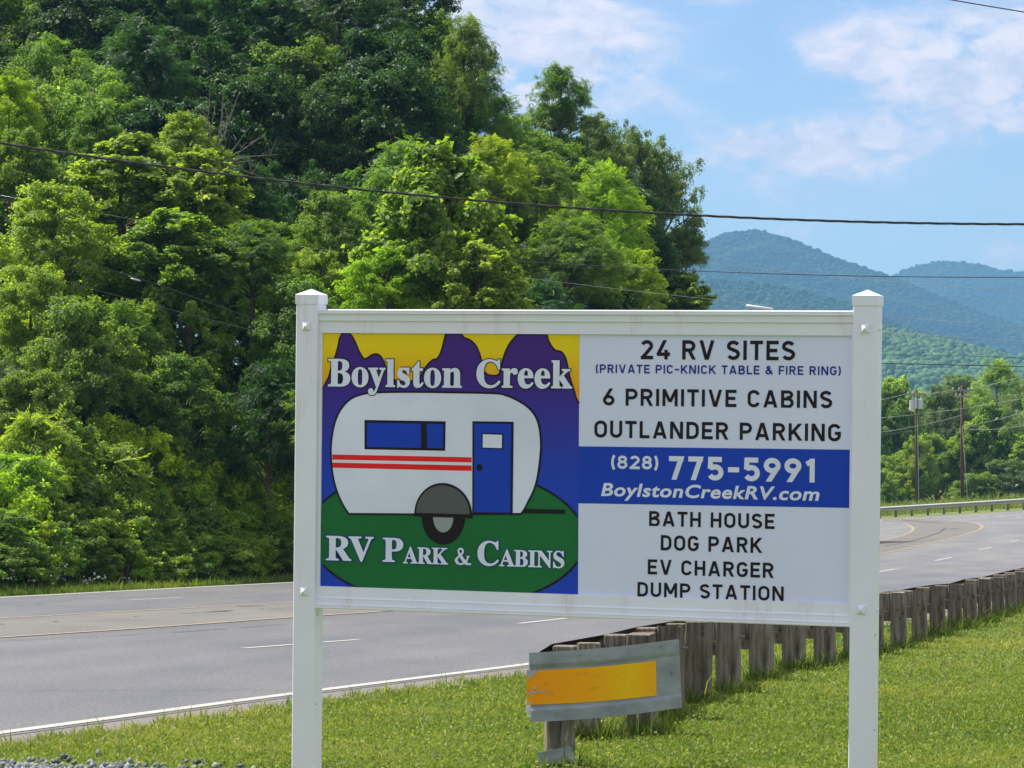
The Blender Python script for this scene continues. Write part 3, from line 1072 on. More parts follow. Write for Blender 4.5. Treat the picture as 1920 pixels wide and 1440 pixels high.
# --- trees by the far curve, right of the sign
TR = [
    (1680, 800, 120, 200, 262, 'tulip', 'bright', 'tall round tree at the left of the first utility pole'),
    (1635, 830, 130, 220, 262, 'maple', 'bright', 'leafy tree half hidden behind the right sign post'),
    (1770, 800, 120, 160, 275, 'maple', 'olive', 'yellowish tree between the two utility poles'),
    (1755, 880, 150, 140, 258, 'maple', 'bright', 'blue green bush tree between the bases of the utility poles'),
    (1860, 840, 100, 170, 258, 'tulip', 'bright', 'bright big-leaved tree right of the second utility pole'),
    (1815, 860, 80, 150, 257, 'tulip', 'bright', 'bright crown just behind the second utility pole'),
    (1870, 740, 120, 130, 300, 'locust', 'bright', 'spreading feathery tree top high at the right edge'),
    (1925, 790, 130, 150, 290, 'locust', 'olive', 'olive tree at the right edge above the white house'),
    (1885, 905, 130, 90, 250, 'maple', 'olive', 'rounded bush below the bright tree at the right'),
    (1930, 850, 70, 80, 255, 'tulip', 'bright', 'small bright tree beside the white house corner'),
    (1690, 900, 110, 110, 256, 'maple', 'bright', 'low yellowish bush left of the first utility pole base'),
    (1800, 760, 130, 120, 320, 'maple', 'olive', 'hazy tree behind the crossarms of the second pole'),
    (1720, 880, 90, 130, 254, 'maple', 'bright', 'bush right behind the first utility pole'),
    (1980, 820, 140, 260, 262, 'maple', 'mid', 'leafy tree beyond the right edge of the view'),
    (1830, 920, 110, 70, 248, 'maple', 'mid', 'low dark bush at the foot of the second pole'),
    (1650, 920, 90, 80, 250, 'maple', 'bright', 'low bright bush behind the end of the steel guardrail'),
]
for (px, py, w_, h_, D, kd, cl, lab) in TR:
    tree(px, py, w_, h_, D, kd, cl, lab, name='roadside_tree')
rr = random.Random(77)
for D in (300, 340):
    for x in range(1500, 2100, 75):
        tree(x + rr.uniform(-20, 20), (850 if D == 300 else 830) + rr.uniform(-15, 15), rr.uniform(120, 150), 190, D + rr.uniform(-8, 8), 'maple', rr.choice(['mid', 'bright', 'olive']),
             'mid green tree in the belt behind the utility poles', 'tree belt beyond the curve', name='belt_tree')

# ---------------------------------------------------------------- grass and weeds
gmat, nt2, b = newmat('grass_blades')
ta = N(nt2, 'ShaderNodeAttribute', attribute_name='tint')
rp = ramp(nt2, [(0, (.08, .155, .02)), (.35, (.15, .22, .032)), (.65, (.27, .30, .055)), (.88, (.38, .36, .12)), (1, (.52, .47, .25))], ta.outputs['Fac'])
nt2.links.new(rp.outputs[0], b.inputs['Base Color']); b.inputs['Roughness'].default_value = .6
b.inputs['Specular IOR Level'].default_value = .25
tr = nt2.nodes.new('ShaderNodeBsdfTranslucent'); nt2.links.new(mixc(nt2, rp.outputs[0], (1.5, 1.5, .8), 1.0, 'MULTIPLY'), tr.inputs[0])
mxs = N(nt2, 'ShaderNodeMixShader'); mxs.inputs[0].default_value = .4
nt2.links.new(b.outputs[0], mxs.inputs[1]); nt2.links.new(tr.outputs[0], mxs.inputs[2]); nt2.links.new(mxs.outputs[0], nt2.nodes['Material Output'].inputs[0])


def blades(name, X, Y, Z, H, Wd, r, tint, lean=.5):
    n = len(X)
    B = np.c_[X, Y, Z]
    a = r.uniform(0, 6.28, n)
    sd = np.c_[np.cos(a), np.sin(a), np.zeros(n)]
    le = r.normal(0, lean, (n, 2)) * H[:, None]
    tip = B + np.c_[le, H]
    mid = B + np.c_[le * .35, H * .62]
    Wd = Wd[:, None]
    V = np.stack([B - sd * Wd * .5, B + sd * Wd * .5, mid + sd * Wd * .38, tip, mid - sd * Wd * .38], 1).reshape(-1, 3)
    i = np.arange(n)[:, None] * 5
    Fq = i + np.array([[0, 1, 2, 4]]); Ft = i + np.array([[4, 2, 3]])
    me = bpy.data.meshes.new(name)
    V = V.astype(np.float32)
    me.vertices.add(len(V)); me.vertices.foreach_set('co', V.ravel())
    loops = np.concatenate([Fq, Ft], 1).astype(np.int32).ravel()
    me.loops.add(len(loops)); me.loops.foreach_set('vertex_index', loops)
    me.polygons.add(n * 2)
    st = np.stack([np.arange(n) * 7, np.arange(n) * 7 + 4], 1).ravel().astype(np.int32)
    me.polygons.foreach_set('loop_start', st)
    me.update(calc_edges=True)
    at2 = me.attributes.new('tint', 'FLOAT', 'FACE'); at2.data.foreach_set('value', np.repeat(tint, 2).astype(np.float32))
    me.materials.append(gmat)
    return tag(link(name, me), kind='stuff')


r = np.random.default_rng(9)
n = 1500000
D = 1 / r.uniform(1 / 75., 1 / 19., n)                 # density falls with the square of distance
keep = r.uniform(0, 1, n) < (D / 75) * .0 + 1
X = D * r.uniform(-.19, .21, n) + r.normal(0, .2, n)
sn = np.empty(n)
sd = signed_dist(np.c_[X, D], resample(catmull(near_pts[:9]), 60))
m = (sd < -.62 + .12 * np.sin(X * 9) * np.sin(D * 7) + r.normal(0, .05, n))
X, D, sd = X[m], D[m], sd[m]
pick = r.permutation(len(X))[:380000]
X, D, sd = X[pick], D[pick], sd[pick]
# bare gravelly spot at the lower left corner stays thin
gc = G(90, 1425)[:2]
thin = np.exp(-(((X - gc[0]) / .75) ** 2 + ((D - gc[1] + .3) / .7) ** 2)) > r.uniform(.1, .9, len(X))
X, D, sd = X[~thin], D[~thin], sd[~thin]
patch = vnoise(X, D, 1.1, 3) * .5 + vnoise(X, D, .35, 5) * .5
edge = np.exp(-np.clip(-sd - .6, 0, 9) / .35)
H = np.exp(r.normal(0, .35, len(X))) * (.020 + .010 * patch + .045 * edge) * (1 + .004 * D)
tn = np.clip(.36 + .20 * patch + .22 * vnoise(X, D, 2.6, 8) + r.normal(0, .17, len(X)), 0, 1)
tn = np.where(r.uniform(0, 1, len(X)) < .05, r.uniform(.85, 1, len(X)), tn)
Wd = (.0055 + .00022 * D) * r.uniform(.7, 1.4, len(X))
blades('grass', X, D, zroad(X, D) - .035, np.maximum(H, .015) + .005, Wd, r, tn, .55)

# clover-like broad weeds between the blades
n = 26000
D = 1 / r.uniform(1 / 60., 1 / 19., n); X = D * r.uniform(-.19, .21, n)
sd = signed_dist(np.c_[X, D], resample(catmull(near_pts[:9]), 60)); m = sd < -.8; X, D = X[m], D[m]
k = len(X)
P = np.c_[X, D, zroad(X, D) + r.uniform(-.01, .035, k)]
nr = unit(np.c_[r.normal(0, .45, (k, 2)), np.ones(k)])
L = r.uniform(.018, .04, k)
V = leaf_quads(P, nr, orth(nr, r), L, L * .8, r)
tag(link('clover', fastmesh('clover', V, np.arange(k * 4).reshape(-1, 4), tint=np.clip(r.normal(.3, .2, k), 0, 1)), gmat), kind='stuff')

# taller verge grass beyond the road, with white flowers
n = 150000
s_ = r.uniform(0, 1, n)
Cv = resample(FAR[(FAR[:, 1] > 40) & (FAR[:, 1] < 100)], 400)
tv = np.gradient(Cv, axis=0); tv /= np.linalg.norm(tv, axis=1)[:, None]
ii = (s_ * 399).astype(int)
off = r.uniform(.15, 1, n) ** 1.0 * 4.2 + .1
P2 = Cv[ii] + (s_ * 399 - ii)[:, None] * (Cv[np.minimum(ii + 1, 399)] - Cv[ii]) + np.c_[-tv[ii, 1], tv[ii, 0]] * off[:, None]
Hh = (.10 + .12 * sstep((off - 1) / 2.5)) * np.exp(r.normal(0, .35, n))
blades('verge_grass', P2[:, 0], P2[:, 1], gz(P2[:, 0], P2[:, 1]) - .03, Hh, np.full(n, .02) * r.uniform(.6, 1.3, n), r,
       np.clip(.30 + .2 * vnoise(P2[:, 0], P2[:, 1], 1.5) + r.normal(0, .14, n), 0, 1), .35)
n = 5000
s_ = r.integers(0, 399, n); off = r.uniform(2.0, 4.8, n)
P2 = Cv[s_] + np.c_[-tv[s_, 1], tv[s_, 0]] * off[:, None] + r.normal(0, .1, (n, 2))
blades('tall_weeds', P2[:, 0], P2[:, 1], gz(P2[:, 0], P2[:, 1]) - .03, .45 * np.exp(r.normal(0, .3, n)), np.full(n, .03), r, np.clip(r.normal(.25, .2, n), 0, 1), .25)
# flowers
n = 0
FP = []
for (a, b_, k) in [(15, 1083, 9), (30, 1070, 10), (105, 1085, 16), (120, 1062, 8), (60, 1090, 6), (185, 1083, 22), (170, 1088, 10), (235, 1085, 5), (335, 1067, 5), (385, 1073, 4)]:
    for q in range(k):
        xx = a + r.normal(0, 11)
        D_ = 62.5 + xx * 10 / 548 + r.normal(0, .3)
        FP.append(at(xx, b_ + r.normal(0, 3.5), D_))
FP = np.array(FP); n = len(FP)
mbv = []; fv = []
for j, p in enumerate(FP):
    R_ = r.uniform(.014, .026)
    for q in range(6):
        a = q * pi / 3
        mbv.append(p + np.array([cos(a) * R_, -.01, sin(a) * R_ * .8]))
    mbv.append(p + np.array([0, -.03, .01]))
    for q in range(6):
        fv.append((j * 7 + q, j * 7 + (q + 1) % 6, j * 7 + 6))
tag(link('wildflowers', fastmesh('wildflowers', np.array(mbv), np.array(fv)), plain('petals', (.6, .6, .55), .6)), kind='stuff')

# weeds on the bank beyond the far guardrail
n = 22000
X = r.uniform(18, 45, n); Y = r.uniform(200.5, 232, n)
blades('bank_grass', X, Y, zroad(X, Y) - .03, .36 * np.exp(r.normal(0, .4, n)) * np.where(Y > 206, 1, .4), np.full(n, .07), r, np.clip(r.normal(.38, .2, n), 0, 1), .3)

# longer tufts where the mower does not reach, round the feet of the posts
bx_, by_ = [], []
for (px_, py_) in [(1050, 1430), (1103, 1380), (1204, 1372), (1257, 1341), (1308, 1312), (1366, 1294), (1427, 1270), (1489, 1251), (1547, 1244), (1600, 1231), (1641, 1222), (1685, 1211), (1724, 1200), (1758, 1189), (1790, 1177), (1819, 1172), (1846, 1164), (1872, 1155), (1895, 1147), (1914, 1140)]:
    g_ = G(px_, py_); k_ = int(r.integers(90, 420))
    bx_.append(g_[0] + r.normal(0, .13, k_)); by_.append(g_[1] - .14 + r.normal(0, .07, k_))
bx_ = np.concatenate(bx_); by_ = np.concatenate(by_); k_ = len(bx_)
blades('post_tufts', bx_, by_, zroad(bx_, by_) - .03, .10 * np.exp(r.normal(0, .45, k_)), np.full(k_, .011), r, np.clip(r.normal(.3, .25, k_), 0, 1), .45)

# gravel at the corner
n = 1500
ico_v = np.array([(0, 0, 1), (.9, 0, .3), (.28, .85, .3), (-.72, .53, .3), (-.72, -.53, .3), (.28, -.85, .3), (.72, .53, -.3), (-.28, .85, -.3), (-.9, 0, -.3), (-.28, -.85, -.3), (.72, -.53, -.3), (0, 0, -1)])
ico_f = np.array([(0, 1, 2), (0, 2, 3), (0, 3, 4), (0, 4, 5), (0, 5, 1), (1, 6, 2), (2, 7, 3), (3, 8, 4), (4, 9, 5), (5, 10, 1), (2, 6, 7), (3, 7, 8), (4, 8, 9), (5, 9, 10), (1, 10, 6), (6, 11, 7), (7, 11, 8), (8, 11, 9), (9, 11, 10), (10, 11, 6)])
gA = G(60, 1440)[:2]
PX = gA[0] + r.normal(-.1, .55, n); PY = gA[1] - .62 + r.normal(0, .50, n)
ex = r.uniform(0, 1, n) < .12
PX[ex] += r.uniform(0, 1.1, ex.sum())
sc3 = r.uniform(.6, 1.3, (n, 1, 3)) * (r.uniform(.014, .034, n))[:, None, None]
V = ico_v[None] * (1 + r.uniform(-.25, .25, (n, 12, 1))) * sc3
V += np.c_[PX, PY, zroad(PX, PY) - .01 + r.uniform(0, .02, n)][:, None, :]
gvm, nt2, b = newmat('gravel_stone')
ta = N(nt2, 'ShaderNodeAttribute', attribute_name='tint')
rp = ramp(nt2, [(0, (.05, .055, .065)), (.5, (.13, .14, .16)), (1, (.26, .28, .31))], ta.outputs['Fac'])
nt2.links.new(rp.outputs[0], b.inputs['Base Color']); b.inputs['Roughness'].default_value = .8
tag(link('gravel', fastmesh('gravel', V.reshape(-1, 3), (ico_f[None] + (np.arange(n) * 12)[:, None, None]).reshape(-1, 3), tint=np.repeat(r.uniform(0, 1, n), 20)), gvm), kind='stuff')

# ---------------------------------------------------------------- the sign
SA, SB, SCc = -0.3234, 0.02157, 0.0315
from mathutils import Matrix, Euler
MS = Matrix.Rotation(SA, 4, 'Z') @ Matrix.Rotation(SB, 4, 'Y') @ Matrix.Rotation(SCc, 4, 'X')
SLOC = Vector((.2787, 13.686, EYE + .1446))
sign = bpy.data.objects.new('roadside_sign', None)
COL.objects.link(sign)
sign.location = SLOC
sign.rotation_euler = MS.to_euler()
tag(sign, 'white framed campground sign with trailer picture and lettering on two white posts', 'sign')
MSi = np.array(MS.to_3x3().inverted())


def S(px, py, ly=0.0):
    """pixel -> (x, z) on the sign's own plane at local depth ly"""
    o = MSi @ (np.array([0, 0, EYE]) - np.array(SLOC)); d = MSi @ ray(px, py)
    t = (ly - o[1]) / d[1]
    p = o + d * t
    return p[0], p[2]


vinyl, nt2, b = newmat('white_vinyl')
nz = noise(nt2, 3, 5, .6); nd = noise(nt2, 1.2, 6, .75, stretch=(6, 6, .7))
c1 = ramp(nt2, [(.3, (.80, .80, .88)), (.7, (.86, .86, .94))], nz)
c2 = ramp(nt2, [(.58, (1, 1, 1)), (.72, (.84, .81, .74))], nd)
nt2.links.new(mixc(nt2, c1.outputs[0], c2.outputs[0], 1.0, 'MULTIPLY'), b.inputs['Base Color'])
b.inputs['Roughness'].default_value = .38
screwm = plain('zinc_screw', (.45, .45, .44), .4, .5, .6)
PW = .0525
for sgn, (cap_px) in ((-1, (583, 545.5, 568)), (1, (1630, 551, 571))):
    xc = sgn * 1.27
    zt = S(cap_px[0] - 4, cap_px[2])[1]
    mb = MB(); mb.box(xc - PW, xc + PW, 0.0, 2 * PW, -2.3, zt, .004)
    post = mb.build('post', vinyl, sign)
    mb = MB()
    e = .0035
    x0, x1, y0, y1 = xc - PW - e, xc + PW + e, -e, 2 * PW + e
    z1 = zt + .038
    zz = z1 + .026
    v = [(x0, y0, zt - .004), (x1, y0, zt - .004), (x1, y1, zt - .004), (x0, y1, zt - .004), (x0, y0, z1), (x1, y0, z1), (x1, y1, z1), (x0, y1, z1), (xc, PW, zz)]
    mb.add(v, [(0, 3, 2, 1), (0, 1, 5, 4), (1, 2, 6, 5), (2, 3, 7, 6), (3, 0, 4, 7), (4, 5, 8), (5, 6, 8), (6, 7, 8), (7, 4, 8)])
    mb.build('post_cap', vinyl, sign)
    # pyramid-headed square plates over the screws, dome screws on the right side
    for (qx, qz) in ([S(574.5, 611.5), S(570.5, 1108.5)] if sgn < 0 else [S(1622.5, 616), S(1615, 1143.5)]):
        mb = MB(); h = .0195
        v = [(qx - h, -.0008, qz - h), (qx + h, -.0008, qz - h), (qx + h, -.0008, qz + h), (qx - h, -.0008, qz + h),
             (qx - h, -.004, qz - h), (qx + h, -.004, qz - h), (qx + h, -.004, qz + h), (qx - h, -.004, qz + h), (qx, -.024, qz)]
        mb.add(v, [(0, 1, 2, 3), (0, 4, 5, 1), (1, 5, 6, 2), (2, 6, 7, 3), (3, 7, 4, 0), (4, 8, 5), (5, 8, 6), (6, 8, 7), (7, 8, 4)])
        mb.build('screw_cover', vinyl, sign)
        mb = MB()
        xs = xc + PW
        mb.tube([(xs, PW * .9, qz), (xs + .006, PW * .9, qz), (xs + .009, PW * .9, qz)], [.011, .009, .003], 10)
        mb.build('side_screw', vinyl, sign)
    for qz in (-.70, -1.10, -.62):
        mb = MB(); xs = xc + PW
        mb.tube([(xs - .001, PW * (.55 if qz != -.62 else -.0), qz), (xs + .003, PW * (.55 if qz != -.62 else 0), qz)], [.0055, .004], 8)
        if qz != -.62: mb.build('nail', screwm, sign)

# rails: stepped mouldings, thicker towards the outside of the frame
xl, xr = -1.27 + PW, 1.27 - PW
ztop = S(598, 579.6)[1]; zpt = S(604, 624.6)[1]
zpb = S(604, 1098)[1]; zbot = S(594, 1141.3)[1]
ztop = .5 * (ztop + S(1600, 582.6)[1]); zpt = .5 * (zpt + S(1597, 628.3)[1])
zpb = .5 * (zpb + S(1594, 1131.8)[1]) - .003; zbot = .5 * (zbot + S(1591, 1175.4)[1])


def rail(z_in, z_out, name='rail'):
    s = 1 if z_out > z_in else -1
    h = abs(z_out - z_in)
    # profile (distance from the inner edge, depth of the face)
    pr = [(0, .036), (.0, .023), (.47 * h, .0225), (.53 * h, .0125), (.535 * h, .0125), (.54 * h, .0145), (.77 * h, .0140), (.825 * h, .002), (.830 * h, .002), (.835 * h, .0040),
          (.965 * h, .003), (h, .0075), (h, .085), (0, .085)]
    n = len(pr)
    mb = MB()
    v = [(x, d, z_in + s * t) for x in (xl + .0, xr - .0) for t, d in pr]
    f = [(i, (i + 1) % n, n + (i + 1) % n, n + i) for i in range(n)]
    if s > 0: f = [tuple(reversed(q)) for q in f]
    f += [tuple(range(n)), tuple(reversed(range(n, 2 * n)))]
    mb.add(v, f)
    return mb.build(name, vinyl, sign)


rail(zpt, ztop); rail(zpb, zbot)
# side channels that hold the board
for (a, b_) in ((xl, xl + .013), (xr - .012, xr)):
    MB().box(a, b_, .026, .085, zpb, zpt).build('side_channel', vinyl, sign)

# board
YB = .034                                    # local depth of the board's face
pm, nt2, b = newmat('sign_board_white')
nz = noise(nt2, 1.5, 3, .5); ns = noise(nt2, 30, 3, .5)
c1 = ramp(nt2, [(.3, (.69, .735, .92)), (.7, (.73, .775, .97))], nz)
nt2.links.new(c1.outputs[0], b.inputs['Base Color']); b.inputs['Roughness'].default_value = .32
board = MB().box(xl + .013, xr - .012, YB, YB + .012, zpb, zpt).build('panel', pm, sign)


def prt(name, pts, mat, layer, conv=True, parent=None):
    """flat print: polygon given in pixels of the photograph, laid on the board"""
    y = YB - .0004 * layer
    if conv: pts = [S(px, py, YB) for px, py in pts]
    # clip to the board
    x0, x1, z0, z1 = xl + .0135, xr - .0125, zpb + .0005, zpt - .0005
    me = bpy.data.meshes.new(name)
    import mathutils
    P = [Vector((min(max(a, x0), x1), min(max(c, z0), z1), 0)) for a, c in pts]
    tris = mathutils.geometry.tessellate_polygon([P])
    v = [(p.x, y, p.y) for p in P]
    fs = []
    for t in tris:
        a, b2, c = (P[i] for i in t)
        ar = (b2.x - a.x) * (c.y - a.y) - (b2.y - a.y) * (c.x - a.x)
        if abs(ar) < 1e-10: continue
        fs.append(tuple(t) if ar > 0 else tuple(reversed(t)))
    me.from_pydata(v, [], fs)
    return link(name, me, mat, parent or board)


def line(name, pts, wpx, mat, layer, closed=False, conv=True):
    """printed outline of even width (pixels)"""
    P = [np.array(S(px, py, YB)) for px, py in pts] if conv else [np.array(p) for p in pts]
    wd = wpx / 418.0
    n = len(P)
    L, Rr = [], []
    for i in range(n):
        a = P[(i - 1) % n] if (closed or i > 0) else P[i]
        c = P[(i + 1) % n] if (closed or i < n - 1) else P[i]
        t1 = P[i] - a; t2 = c - P[i]
        l1, l2 = np.linalg.norm(t1), np.linalg.norm(t2)
        t1 = t1 / l1 if l1 > 1e-9 else t2 / l2
        t2 = t2 / l2 if l2 > 1e-9 else t1
        t = t1 + t2; t /= np.linalg.norm(t)
        nn = np.array([-t[1], t[0]])
        k = 1 / max(.5, float(np.dot(t, t1)))
        L.append(P[i] + nn * wd / 2 * k); Rr.append(P[i] - nn * wd / 2 * k)
    y = YB - .0004 * layer
    z0, z1, x0, x1 = zpb + .0005, zpt - .0005, xl + .0135, xr - .0125
    v = [(min(max(p[0], x0), x1), y, min(max(p[1], z0), z1)) for p in L + Rr]
    m = n if closed else n - 1
    f = [(i, n + i, n + (i + 1) % n, (i + 1) % n) for i in range(m)]
    me = bpy.data.meshes.new(name); me.from_pydata(v, [], f)
    return link(name, me, mat, board)


K1 = 24 / 7


def c1p(pts, dy=0):
    return [(540 + x / K1, 540 + (y + dy) / K1) for x, y in pts]


def smooth(pts, closed=False, k=5):
    P = [np.array(p, float) for p in pts]; n = len(P); out = []
    for i in range(n if closed else n - 1):
        p0 = P[(i - 1) % n] if closed or i > 0 else P[i]; p1 = P[i]; p2 = P[(i + 1) % n]; p3 = P[(i + 2) % n] if closed or i < n - 2 else p2
        for j in range(k):
            t = j / k
            out.append(.5 * ((2 * p1) + (-p0 + p2) * t + (2 * p0 - 5 * p1 + 4 * p2 - p3) * t * t + (-p0 + 3 * p1 - 3 * p2 + p3) * t ** 3))
    if not closed: out.append(P[-1])
    return [tuple(p) for p in out]


def printm(name, col, rough=.35):
    m, nt2, b = newmat(name)
    nz = noise(nt2, 2.5, 4, .6)
    c = ramp(nt2, [(.3, [v * .92 for v in col]), (.7, [min(1, v * 1.08) for v in col])], nz)
    nt2.links.new(c.outputs[0], b.inputs['Base Color'])
    b.inputs['Roughness'].default_value = rough
    b.inputs['Specular IOR Level'].default_value = .25
    return m


ink = printm('print_black', (.012, .006, .012))
inkb = printm('print_blue_ink', (.010, .022, .26))
inkw = printm('print_white', (.75, .79, .92))
green = printm('print_green', (.010, .150, .038))
pred = printm('print_red', (.86, .018, .020))
pblue = printm('print_blue', (.008, .052, .48))
pgrey = printm('print_grey', (.105, .110, .110))
pgl = printm('print_light_grey', (.33, .36, .35))


def gradm(name, top, bot, z0, z1):
    m, nt2, b = newmat(name)
    tc = nt2.nodes.new('ShaderNodeTexCoord'); sp = nt2.nodes.new('ShaderNodeSeparateXYZ')
    nt2.links.new(tc.outputs['Object'], sp.inputs[0])
    mr = N(nt2, 'ShaderNodeMapRange'); mr.inputs[1].default_value = z0; mr.inputs[2].default_value = z1
    nt2.links.new(sp.outputs[2], mr.inputs[0])
    rp = ramp(nt2, [(0, bot), (1, top)], mr.outputs[0])
    nt2.links.new(rp.outputs[0], b.inputs['Base Color']); b.inputs['Roughness'].default_value = .35; b.inputs['Specular IOR Level'].default_value = .25
    return m


zA = S(800, 700, YB)[1]; zB = S(800, 900, YB)[1]
purple = gradm('print_purple_to_blue', (.060, .018, .215), (.014, .060, .50), zB, zA)
zA = S(800, 655, YB)[1]; zB = S(800, 730, YB)[1]
gold = gradm('print_yellow_to_orange', (.88, .64, .003), (.86, .36, .012), zB, zA)
xs = xl + .0135
prt('picture_background', c1p([(205, 270), (1874, 270), (1862, 2230), (195, 2230)]), purple, 1)
mount = [
    [(205, 280), (338, 280), (330, 330), (318, 390), (300, 450), (275, 520), (262, 570), (240, 615), (205, 682)],
    [(388, 280), (405, 300), (430, 340), (455, 400), (485, 450), (505, 452), (540, 430), (570, 424), (597, 440), (620, 480), (640, 535), (665, 575), (700, 597), (745, 600), (790, 598), (830, 592), (852, 570), (870, 530), (900, 490), (930, 462), (955, 456), (972, 435), (990, 390), (1005, 330), (1018, 280)],
    [(1112, 280), (1128, 315), (1168, 332), (1205, 365), (1228, 410), (1243, 460), (1258, 520), (1275, 550), (1300, 561), (1335, 562), (1358, 552), (1372, 500), (1390, 430), (1420, 365), (1455, 320), (1492, 280)],
    [(1662, 280), (1675, 335), (1700, 380), (1725, 402), (1758, 410), (1785, 450), (1800, 510), (1815, 580), (1840, 660), (1855, 710), (1873, 742), (1873, 280)],
]
for i, mpts in enumerate(mount):
    body = mpts[:-1] if i == 3 else mpts
    sm = smooth(body)
    prt('sky_print', c1p(sm + ([mpts[-1]] if i == 3 else [])), gold, 2)
    line('mountain_outline', c1p(sm), 3.0, ink, 3)
DY = 320 * K1
# green knoll
el = []
for k in range(97):
    a = -pi + 2 * pi * k / 96
    x = 1020 + 887 * cos(a); y = DY + 500 + .022 * (x - 1020) - 451 * sin(a)
    el.append((x, y))
el2 = [(min(max(x, 203), 1863), y) for x, y in el]
prt('knoll_print', c1p(el2), green, 4)
segs = [[p for p in el if p[0] <= 1862 and p[0] >= 205 and p[1] < DY + 500], [p for p in el if p[0] <= 1862 and p[0] >= 205 and p[1] >= DY + 500]]
for sg in segs:
    sg = sorted(sg)
    line('knoll_outline', c1p(sg), 4.0, ink, 5)
# trailer
body = [(392, 1452), (350, 1385), (312, 1295), (287, 1185), (277, 1060), (285, 950), (308, 850), (345, 775), (402, 715), (472, 685), (560, 672), (800, 668), (1100, 672), (1330, 677), (1402, 690), (1472, 720),
        (1542, 765), (1592, 825), (1617, 900), (1627, 1000), (1620, 1110), (1602, 1230), (1577, 1310), (1547, 1370), (1522, 1420), (1500, 1452)]
sm = smooth(body, k=6)
prt('trailer_print', c1p(sm), inkw, 6)
line('trailer_outline', c1p([(1000, 1456)] + sm + [(1000, 1456)]), 3.6, ink, 8)
prt('stripe_print', c1p([(286, 1070), (1182, 1088), (1182, 1121), (286, 1103)]), pred, 7)
prt('stripe_print', c1p([(286, 1122), (1182, 1141), (1182, 1176), (286, 1155)]), pred, 7)
prt('window_print', c1p([(493, 848), (1015, 857), (1012, 1047), (493, 1037)]), ink, 7)
prt('window_print', c1p([(509, 866), (857, 871), (857, 1028), (508, 1022)]), pblue, 9)
prt('window_print', c1p([(895, 873), (1000, 875), (998, 1030), (895, 1028)]), pblue, 9)
prt('door_print', c1p([(1187, 856), (1453, 860), (1446, 1452), (1186, 1449)]), ink, 9)
prt('door_print', c1p([(1200, 870), (1437, 874), (1430, 1444), (1196, 1441)]), pblue, 10)
prt('door_print', c1p([(1246, 931), (1387, 935), (1386, 1037), (1246, 1033)]), ink, 11)
prt('door_print', c1p([(1255, 940), (1378, 944), (1376, 1029), (1254, 1025)]), inkw, 12)
circ = lambda cx, cy, rx, ry=None, n=28, a0=0, a1=2 * pi: [(cx + rx * cos(a0 + (a1 - a0) * k / n), cy - (ry or rx) * sin(a0 + (a1 - a0) * k / n)) for k in range(n if abs(a1 - a0 - 2 * pi) < 1e-6 else n + 1)]
prt('door_print', c1p(circ(1233, 1154, 20, 23)), ink, 11)
prt('hitch_print', c1p([(1515, 1419), (1783, 1424), (1783, 1453), (1515, 1447)]), ink, 8)
prt('tyre_print', c1p(circ(1000, 1468, 140, 181, 28, -pi, 0)), ink, 9)
prt('tyre_print', c1p(circ(1000, 1472, 65, 99, 20, -pi, 0)), pgl, 10)
fen = circ(1000, 1458, 186, 205, 28, 0, pi)
prt('fender_print', c1p([(x, y + (x - 1000) * .03) for x, y in fen]), ink, 11)
fen = circ(998, 1450, 172, 182, 28, 0, pi)
prt('fender_print', c1p([(x, y + (x - 1000) * .03) for x, y in fen]), pgrey, 12)
prt('fender_print', c1p([(812, 1446), (1190, 1458), (1190, 1480), (812, 1468)]), ink, 13)
# blue band
prt('blue_band', [(1085.0, 836.8), (1599, 843.3), (1597, 952.4), (1083.6, 943.6)], pblue, 2)

# ---- lettering
TH = .168


def arc(cx, cy, rx, ry, a0, a1, n=14):
    return [(cx + rx * cos(radians(a0 + (a1 - a0) * k / n)), cy + ry * sin(radians(a0 + (a1 - a0) * k / n))) for k in range(n + 1)]


